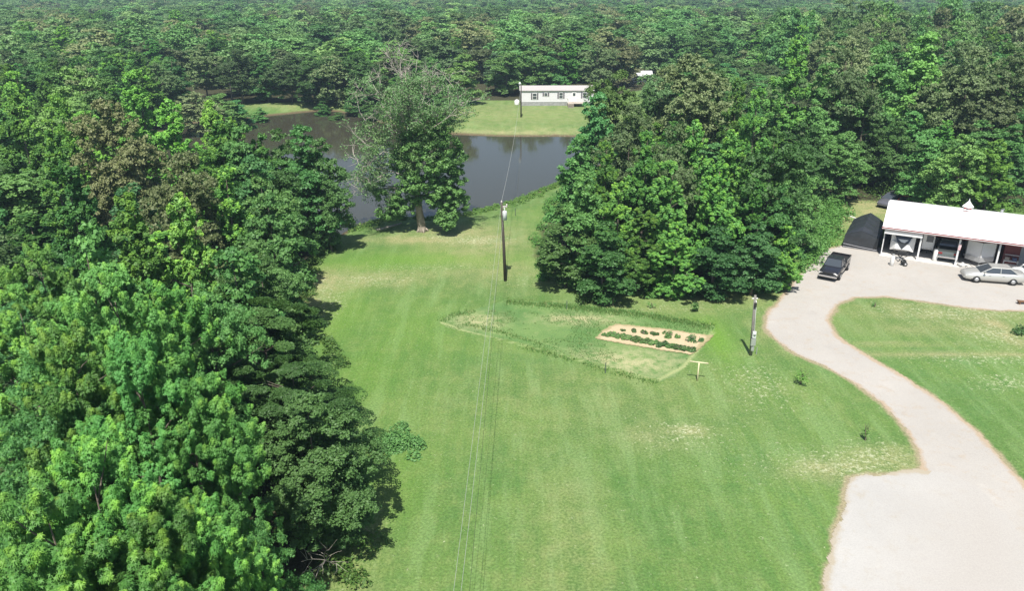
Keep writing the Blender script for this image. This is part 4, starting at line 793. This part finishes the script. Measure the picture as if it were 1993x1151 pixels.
rf.tube([(-.25, BD / 2, RZ + .07), (BL + .3, BD / 2, RZ + .07)], .06, 6); rf.build("roof", MTL, e)
MB().box((BL / 2, -.47, EZ - .01), (BL + .55, .03, .10)).build("eave_trim", RED, e); MB().box((BL / 2, -.485, EZ - .095), (BL + .55, .04, .055)).build("gutter", WM, e); MB().box((BL / 2, -.46, EZ - .16), (BL + .55, .03, .06)).build("eave_trim", RED, e)
MB().box((1.66, -.30, 2.62), (3.32, .06, .52)).build("header_panel", WM, e); MB().box((BL / 2, -.02, 2.84), (BL - .2, .08, .2)).build("header_beam", DIN, e)
for i in range(1, 8): MB().box((3.25 * i, 0, 1.45), (.15, .15, 2.8)).build("post", WM, e)
MB().box((15.2, 1.5, 1.5), (9.6, .08, 2.8)).build("front_wall", RW, e); MB().box((10.35, 3.3, 1.5), (.08, 3.6, 2.8)).build("inner_wall", RW, e)
d_ = MB().box((12.25, 1.43, 1.25), (1.35, .06, 2.35)).build("door", GD, e); MB().lathe((11.75, 1.38, 1.15), [(.04, 0), (.04, .04)], 8, 'Y').build("handle", GALV, d_)
lxu, lyu = bl(1883, 410, 4.3); cu = MB().box((lxu, BD / 2, RZ + .18), (.62, .62, .42)); cu.build("cupola", RED, e)
cup = e.children[-1]; MB().box((lxu, BD / 2, RZ + .16), (.70, .70, .16)).build("cupola_skirt", WM, cup)
MB().lathe((lxu, BD / 2, RZ + .39), [(.52, 0), (.46, .12), (.2, .42), (.05, .62), (.02, .85)], 4).build("cupola_roof", MTL, cup)
lxv, _ = bl(1950, 413, 4.3); MB().tube([(lxv, BD / 2 + .6, RZ - .1), (lxv, BD / 2 + .6, RZ + .35), (lxv + .15, BD / 2 + .6, RZ + .45)], .12, 8).build("roof_vent", GALV, e)
def bthing(name, label, cat, lx_, ly_, rz=0, group=None, z=.09):
    p = BO.xy + BU * lx_ + BN * ly_; return thing(name, label, cat, (p.x, p.y, z), BA + rz, group)
def wheel(e, x, y, r_=.33, w=.2, name='wheel', hub=GALV):
    wv_ = MB().lathe((x, y - w / 2, r_), [(r_ * .6, 0), (r_ * .95, .01), (r_, w * .25), (r_, w * .75), (r_ * .95, w - .01), (r_ * .6, w)], 18, 'Y').build(name, BLK, e, True)
    MB().lathe((x, y - w / 2 - .012, r_), [(r_ * .2, 0), (r_ * .58, .015), (r_ * .6, w + .01), (r_ * .2, w + .024)], 14, 'Y').build("rim", hub, wv_, True)
# horse trailer / camper with dark V front
CW = mat("trailer_white", (.75, .75, .74), .35, noise=.05); CD = mat("tinted_panel", (.035, .04, .05), .2, spec=.6)
e = bthing("white_camper", "white camper with a dark V shaped front window parked in the first barn bay", "camper", 1.75, .2)
MB().prism([(-1.05, .5), (1.05, .5), (1.08, 2.2), (.95, 2.35), (-.95, 2.35), (-1.08, 2.2)], .35, 6).add([(-1.05, .35, .5), (1.05, .35, .5), (1.05, .36, 1.5), (.95, .36, 2.33), (-.95, .36, 2.33), (-1.05, .36, 1.5), (-.6, -.05, .75), (.6, -.05, .75), (.6, 0, 1.4), (-.6, 0, 1.4)], [(0, 1, 7, 6), (1, 2, 8, 7), (2, 3, 4, 5, 9, 8), (5, 0, 6, 9), (6, 7, 8, 9)]).build("body", CW, e)
MB().add([(-.86, .28, 2.28), (.86, .28, 2.28), (.50, -.04, 1.45), (.0, -.09, .80), (-.50, -.04, 1.45), (-.86, .36, 2.28), (.86, .36, 2.28), (.50, .04, 1.45), (0, -.03, .80), (-.50, .04, 1.45)], [(0, 1, 2, 3, 4), (9, 8, 7, 6, 5), (0, 5, 6, 1), (1, 6, 7, 2), (2, 7, 8, 3), (3, 8, 9, 4), (4, 9, 5, 0)]).build("front_window", CD, e)
MB().add([(-.46, .0, 1.75), (.46, .0, 1.75), (.16, -.10, 1.45), (-.16, -.10, 1.52), (-.46, .06, 1.75), (.46, .06, 1.75), (.16, -.04, 1.45), (-.16, -.04, 1.52)], [(0, 1, 2, 3), (4, 5, 6, 7), (0, 1, 5, 4), (1, 2, 6, 5), (2, 3, 7, 6), (3, 0, 4, 7)]).build("front_stripe", CW, e)
MB().tube([(-.8, .4, .48), (0, -1.5, .45)], .05, 6).tube([(.8, .4, .48), (0, -1.5, .45)], .05, 6).tube([(0, -1.4, .45), (0, -1.4, 0)], .035, 6).tube([(0, -1.5, .45), (0, -1.7, .5)], .05, 6).box((.1, -.7, .62), (.7, .5, .3)).build("tongue", BLK, e)
for yy in (2.8, 3.6):
    for s in (-1, 1): wheel(e, s * .95, yy)
for i, (lx_, h_) in enumerate([(.45, .95)]):
    p = bl(1735, 517); e = bthing("gas_cylinder", "white gas cylinder standing in front of the first barn bay", "gas cylinder", p[0], p[1], z=.01)
    MB().lathe((0, 0, 0), [(.14, 0), (.19, .05), (.19, .85), (.13, .98), (.05, 1.02)], 16).build("tank_body", WHT, e, True); MB().lathe((0, 0, 1.02), [(.1, 0), (.11, .12)], 10).build("valve_collar", GALV, e)
p = bl(1757, 517); e = bthing("garden_tiller", "dark tiller with curved handles left among clutter before the barn", "tiller", p[0], p[1], .4, z=.01)
MB().box((0, 0, .35), (.45, .3, .3)).box((0, 0, .55), (.25, .22, .12)).build("engine", BLK, e, bevel=.02); MB().tube([(0, .1, .4), (-.5, .25, .75), (-.9, .3, .9)], .02, 5).tube([(0, -.1, .4), (-.5, -.25, .75), (-.9, -.3, .9)], .02, 5).build("handle", GALV, e)
for s in (-1, 1): wheel(e, .1, s * .28, .2, .1)
# small white box trailer, second bay
e = bthing("box_trailer", "small white box trailer with a dark window in the second barn bay", "trailer", 3.95, 1.6)
MB().box((0, 1.2, 1.45), (1.05, 2.4, 1.55)).build("body", CW, e, bevel=.05); MB().box((.1, -.02, 1.75), (.6, .05, .6)).build("window", GLS, e); MB().box((0, -.03, .75), (.9, .04, .12)).build("bumper", GALV, e); MB().tube([(0, 0, .5), (0, -1.0, .45)], .04, 6).build("tongue", BLK, e)
for s in (-1, 1): wheel(e, s * .55, 1.3, .28, .16)
e = bthing("water_heater", "white cylinder standing left of the green pickup", "tank", 4.75, .55); MB().lathe((0, 0, 0), [(.2, 0), (.22, .04), (.22, 1.1), (.15, 1.18)], 14).build("tank_body", WHT, e, True); MB().tube([(.1, 0, 1.15), (.1, 0, 1.35)], .03, 6).build("pipe", GALV, e)
# V nose cargo trailer
e = bthing("cargo_trailer", "white V nosed cargo trailer in the fourth bay of the barn", "trailer", 8.4, .4)
MB().add([(-1.15, .8, .45), (0, -.1, .45), (1.15, .8, .45), (1.15, 4.6, .45), (-1.15, 4.6, .45), (-1.15, .8, 2.35), (0, -.1, 2.35), (1.15, .8, 2.35), (1.15, 4.6, 2.35), (-1.15, 4.6, 2.35)], [(0, 1, 6, 5), (1, 2, 7, 6), (2, 3, 8, 7), (3, 4, 9, 8), (4, 0, 5, 9), (5, 6, 7, 8, 9), (0, 4, 3, 2, 1)]).build("body", CW, e)
MB().tube([(0, -.13, .45), (0, -.13, 2.35)], .035, 6).tube([(-1.16, .78, .45), (-1.16, .78, 2.35)], .03, 6).tube([(1.16, .78, .45), (1.16, .78, 2.35)], .03, 6).build("corner_trim", GALV, e)
MB().add([(-1.17, .77, .47), (0, -.14, .47), (1.17, .77, .47), (-1.17, .77, .95), (0, -.14, .95), (1.17, .77, .95)], [(0, 1, 4, 3), (1, 2, 5, 4)]).build("stone_guard", GALV, e)
MB().tube([(-.6, .3, .42), (0, -1.1, .42)], .045, 6).tube([(.6, .3, .42), (0, -1.1, .42)], .045, 6).tube([(0, -1.0, 0), (0, -1.0, .7)], .03, 6).build("tongue", BLK, e)
for yy in (2.4, 3.1):
    for s in (-1, 1): wheel(e, s * 1.1, yy)
p = bl(1872, 520); e = bthing("push_mower", "small push mower standing by the third barn post", "mower", p[0], p[1], .5, z=.01)
MB().box((0, 0, .2), (.6, .45, .14)).lathe((0, 0, .27), [(.13, 0), (.13, .14), (.06, .18)], 12).build("deck", WHT, e, bevel=.02); MB().tube([(-.25, .18, .25), (-.95, .18, .9), (-.95, -.18, .9), (-.25, -.18, .25)], .016, 5).build("handle", GALV, e)
for sx in (-.25, .25):
    for s in (-1, 1): wheel(e, sx, s * .26, .11, .05)
e = bthing("workbench", "cluttered white shelf against the red wall at the right of the barn", "bench", 10.95, 1.0); MB().box((0, 0, .85), (1.2, .55, .05)).box((0, 0, .45), (1.15, .5, .04)).box((0, .22, 1.35), (1.15, .2, .03)).build("shelf", WHT, e)
for sx in (-.55, .55):
    for sy in (-.22, .22): MB().box((sx, sy, .44), (.05, .05, .86)).build("leg", GALV, e)
for i, (lx_, c_) in enumerate([(10.6, (.35, .3, .25)), (11.2, (.1, .12, .2))]):
    e = bthing("storage_box", ["brown box on the left of the barn shelf", "blue black box on the right of the barn shelf"][i], "box", lx_, 1.0, z=.965); m_ = mat("box_%s" % "ab"[i], c_, .7); MB().box((0, 0, .13), (.34, .3, .26)).build("box_body", m_, e, bevel=.01); MB().box((0, 0, .275), (.37, .33, .03)).build("lid", m_, e)
e = bthing("hanging_flag", "small red and white flag hanging on the third barn post", "flag", 6.5, -.12, z=1.6); MB().box((.06, 0, .3), (.2, .02, .55), ry=.1).build("cloth", mat("flag_cloth", (.6, .22, .25), .8, nscale=6, col2=(.7, .68, .68)), e); MB().tube([(0, .01, .62), (.22, -.02, .7)], .012, 5).build("pole", GALV, e)

# tent
TM = mat("black_tarp", (.030, .034, .040), .42, noise=.3, nscale=2, bump=.6, spec=.6)
t0 = Vector(at(1640, 481)); t1 = Vector(at(1706, 491)); TW = (t1 - t0).length; ta = math.atan2((t1 - t0).y, (t1 - t0).x)
e = thing("black_tent", "black tarpaulin garage tent standing left of the barn", "tent", (t0.x, t0.y, 0), ta); TL = 5.8; hw = TW / 2
def tsec(y, ez, rz, inn=0): return [(inn, y, 0), (inn + .02, y, ez), (hw * .45, y, ez + (rz - ez) * .50), (hw, y, rz), (TW - hw * .45, y, ez + (rz - ez) * .50), (TW - .02 - inn, y, ez), (TW - inn, y, 0)]
secs = []; rq2 = random.Random(4)
for i, (y, ez, rz) in enumerate([(0, 1.35, 1.95), (.7, 1.40, 2.28), (1.4, 1.38, 2.22), (2.2, 1.42, 2.32), (3.0, 1.38, 2.24), (3.9, 1.42, 2.34), (4.8, 1.38, 2.26), (TL, 1.42, 2.34)]): secs.append(tsec(y, ez, rz, .05 * (i % 2)))
V = [p for s in secs for p in s]; F = [(i * 7 + j, i * 7 + j + 1, (i + 1) * 7 + j + 1, (i + 1) * 7 + j) for i in range(7) for j in range(6)] + [tuple(49 + j for j in range(7))]
MB().add(V, F).build("canopy", TM, e)
MB().add([(0, -.02, .0), (TW, -.02, 0), (TW, -.06, .55), (0, -.06, .55), (.02, 0, 1.35), (hw, .0, 1.95), (TW - .02, 0, 1.35), (hw, -.10, 1.2), (hw * .5, -.05, .9), (hw * 1.5, -.05, .9)], [(0, 1, 2, 9, 8, 3), (3, 8, 7, 4), (8, 9, 7), (9, 2, 6, 7), (4, 7, 5), (7, 6, 5)]).build("front_flap", TM, e)
MB().tube([(0, -.08, .42), (hw, -.12, .30), (TW, -.08, .20)], .035, 6).tube([(0, -.05, .12), (TW, -.05, .05)], .03, 6).build("rope_tube", mat("grey_tube", (.25, .25, .27), .5), e)
e0, e1 = gp(1628, 412), gp(1668, 427); tag(MB().box(((e0[0] + e1[0]) / 2, (e0[1] + e1[1]) / 2, .06), (math.hypot(e1[0] - e0[0], e1[1] - e0[1]), .15, .1), rz=math.atan2(e1[1] - e0[1], e1[0] - e0[0])).build("long_plank", WHT), 'long pale plank lying in grass behind the black tent', 'plank')
x, y, z = gp(1992, 592); tag(MB().box((x, y, .22), (1.1, .35, .08), ry=.1).box((x + .3, y, .1), (.1, .3, .2)).box((x - .4, y, .1), (.1, .3, .2)).build("low_bench", mat("brown_wood", (.15, .08, .04), .8)), 'low brown wooden bench at the right edge of the gravel yard', 'bench')

# ------------------------------------------------------------------ cars
def paint(name, c_, r_=.25, metal=.0): return mat(name, c_, r_, metal=metal, coat=.6, noise=.04, nscale=3)
def ring(mb, st, n0=None):
    prev = None; b = len(mb.v); V = []; K = 12
    for x, zb, zt, hw_ in st:
        h_ = zt - zb; half = [(hw_ * .86, zb), (hw_ * .98, zb + .22 * h_), (hw_, zb + .55 * h_), (hw_ * .96, zb + .86 * h_), (hw_ * .84, zt), (hw_ * .35, zt + .02)]
        V += [(x, y, z) for y, z in half] + [(x, -y, z) for y, z in half[::-1]]
    n = len(st); F = [(i * K + j, i * K + (j + 1) % K, (i + 1) * K + (j + 1) % K, (i + 1) * K + j) for i in range(n - 1) for j in range(K)]
    F += [tuple(range(K))[::-1], tuple((n - 1) * K + j for j in range(K))]
    return mb.add(V, F)
def cabin(e, x0, x1, t0, t1, zb, zt, wb, wt, pm, gname='windows', pil=()):
    MB().add([(x0, -wb, zb), (x1, -wb, zb), (x1, wb, zb), (x0, wb, zb), (t0, -wt, zt), (t1, -wt, zt), (t1, wt, zt), (t0, wt, zt)], [(0, 1, 5, 4), (1, 2, 6, 5), (2, 3, 7, 6), (3, 0, 4, 7), (4, 5, 6, 7)]).build(gname, GLS, e)
    r_ = MB().box(((t0 + t1) / 2, 0, zt + .02), (abs(t1 - t0) + .12, wt * 2 + .08, .05), taper=.95)
    for sx in (-1, 1):
        r_.tube([(x0, sx * wb, zb - .02), (t0, sx * wt, zt)], .045, 6).tube([(x1, sx * wb, zb - .02), (t1, sx * wt, zt)], .04, 6)
        for p in pil: r_.tube([(p, sx * (wb + .005), zb), (p, sx * (wt + .01), zt)], .035, 6)
    r_.build("roof", pm, e, bevel=.012)
def lights(e, xf, xr, zf, zr, yw, fm, rm):
    for s in (-1, 1): MB().box((xf, s * yw, zf), (.08, .36, .14)).build("headlight", fm, e, bevel=.015); MB().box((xr, s * yw, zr), (.06, .34, .16)).build("tail_light", rm, e, bevel=.01)
HL = mat("headlight_glass", (.7, .7, .68), .15); TLM = mat("tail_red", (.25, .01, .01), .3); CHR = mat("chrome", (.7, .7, .72), .2, metal=1); ARCH = mat("wheel_well", (.01, .01, .01), .95)
def sedan(name, label, x, y, z, rz, pm, cat='car'):
    e = thing(name, label, cat, (x, y, z), rz)
    ring(MB(), [(-2.5, .42, .86, .72), (-2.42, .28, .98, .84), (-1.8, .22, 1.02, .9), (-.9, .20, 1.0, .92), (.3, .2, .97, .92), (1.1, .2, .95, .91), (1.8, .22, .86, .89), (2.3, .26, .74, .82), (2.48, .36, .64, .7)]).build("body", pm, e, True)
    cabin(e, -1.85, 1.25, -1.15, .35, .96, 1.42, .80, .62, pm, pil=(-.35,))
    for sx in (-1.45, 1.5):
        for s in (-1, 1):
            MB().lathe((sx, s * .80 - .06, .36), [(.40, 0), (.40, .12)], 18, 'Y').build("wheel_arch", ARCH, e); wheel(e, sx, s * .84, .32, .2)
    lights(e, 2.36, -2.46, .60, .80, .58, HL, TLM)
    MB().box((-2.47, 0, .45), (.12, 1.5, .18)).box((2.45, 0, .42), (.12, 1.4, .16)).build("bumper", pm, e, bevel=.03)
    for s in (-1, 1): MB().box((.95, s * 1.0, 1.02), (.16, .16, .12)).build("mirror", pm, e, bevel=.02)
    for xx in (-.35, .75): MB().box((xx - .25, .925, .80), (.16, .02, .03)).box((xx - .25, -.925, .80), (.16, .02, .03)).build("door_handle", CHR, e)
    return e
def pickup(name, label, x, y, z, rz, pm, s_=1.0):
    e = thing(name, label, 'pickup truck', (x, y, z), rz)
    ring(MB(), [(-2.6, .50, 1.0, .84), (-2.55, .38, 1.05, .9), (-1.7, .36, 1.06, .93), (-.75, .34, 1.06, .93), (-.6, .32, 1.08, .93), (.7, .30, 1.08, .93), (1.1, .30, 1.05, .92), (2.1, .34, .98, .9), (2.5, .40, .88, .85), (2.6, .48, .78, .78)]).build("body", pm, e, True)
    cabin(e, -.72, 1.15, -.5, .45, 1.07, 1.62, .80, .66, pm, pil=(0,))
    bd = MB()
    for s in (-1, 1): bd.box((-1.65, s * .86, 1.17), (1.85, .08, .26))
    bd.box((-2.56, 0, 1.1), (.07, 1.7, .40)).build("bed_walls", pm, e, bevel=.015); MB().box((-1.65, 0, 1.075), (1.8, 1.62, .02)).build("bed_floor", ARCH, e)
    for sx in (-1.6, 1.6):
        for s in (-1, 1): MB().lathe((sx, s * .82 - .06, .42), [(.46, 0), (.46, .12)], 18, 'Y').build("wheel_arch", ARCH, e); wheel(e, sx, s * .86, .38, .24)
    lights(e, 2.56, -2.6, .74, .90, .66, HL, TLM); MB().box((-2.68, 0, .55), (.14, 1.75, .16)).box((2.66, 0, .50), (.12, 1.7, .16)).build("bumper", CHR, e, bevel=.02); MB().box((2.58, 0, .74), (.08, .9, .2)).build("grille", ARCH, e)
    for s in (-1, 1): MB().box((.95, s * 1.05, 1.18), (.14, .2, .18)).build("mirror", pm, e, bevel=.02)
    e.scale = (s_, s_, s_); return e
SIL = paint("silver_paint", (.50, .50, .47), .3, .35); BKP = paint("black_paint", (.018, .018, .022), .22); GRP = paint("green_grey_paint", (.10, .12, .115), .35, .2); WHP = paint("white_car_paint", (.72, .73, .73), .3); RDP = paint("red_car_paint", (.42, .02, .025), .3)
w1, w2 = Vector(at(1903, 551)), Vector(at(1967, 556)); dr = (w1 - w2).normalized(); nrm = Vector((-dr.y, dr.x)); nrm = nrm if nrm.y > 0 else -nrm
c_ = (w1 + w2) / 2 + nrm * .86; sedan("silver_sedan", "silver four door sedan parked in front of the barn", c_.x, c_.y, .01, math.atan2(dr.y, dr.x), SIL)
c2 = Vector(at(2018, 545)) ; sedan("white_sedan", "white car cut off by the right edge behind the silver sedan", c2.x, c2.y, .01, math.atan2(dr.y, dr.x) + .06, WHP)
f_, r__ = Vector(at(1607, 549)), Vector(at(1632, 520)); d = (f_ - r__).normalized(); c_ = (f_ + r__) / 2 + Vector((.25, .3)); pickup("black_pickup", "black pickup truck parked alone on the driveway near the copse", c_.x, c_.y, .01, math.atan2(d.y, d.x), BKP, .95)
p = BO.xy + BU * 5.75 + BN * 2.95; pickup("green_pickup", "dark grey green pickup backed to the open third bay of the barn", p.x, p.y, .09, BA + math.pi / 2, GRP)
x, y, _ = gp(1768, 402); sedan("red_car", "red car parked in shade behind the barn roof", x, y, .01, BA + 1.3, RDP)
x, y, _ = gp(1736, 399); sedan("dark_car", "dark car with pale hood in shade behind the left end of the barn", x, y, .01, BA + math.pi + 1.2, paint("dark_car_paint", (.10, .10, .12), .3))
# ------------------------------------------------------------------ air
hz = bpy.data.meshes.new("haze"); X0, X1, Y0, Y1, Z0, Z1 = -800, 800, -60, 900, -12, 32
hz.from_pydata([(a, b, c) for c in (Z0, Z1) for b in (Y0, Y1) for a in (X0, X1)], [], [(0, 2, 3, 1), (4, 5, 7, 6), (0, 1, 5, 4), (2, 6, 7, 3), (0, 4, 6, 2), (1, 3, 7, 5)]); hz.update()
hm = bpy.data.materials.new("haze_air"); hm.use_nodes = True; t = hm.node_tree; t.nodes.remove(t.nodes["Principled BSDF"]); v = t.nodes.new("ShaderNodeVolumePrincipled"); v.inputs["Color"].default_value = (.62, .82, 1, 1); v.inputs["Density"].default_value = HAZE; v.inputs["Anisotropy"].default_value = .2
t.links.new(v.outputs[0], t.nodes["Material Output"].inputs["Volume"]); hz.materials.append(hm); ho = link("haze", hz); tag(ho, kind='stuff')
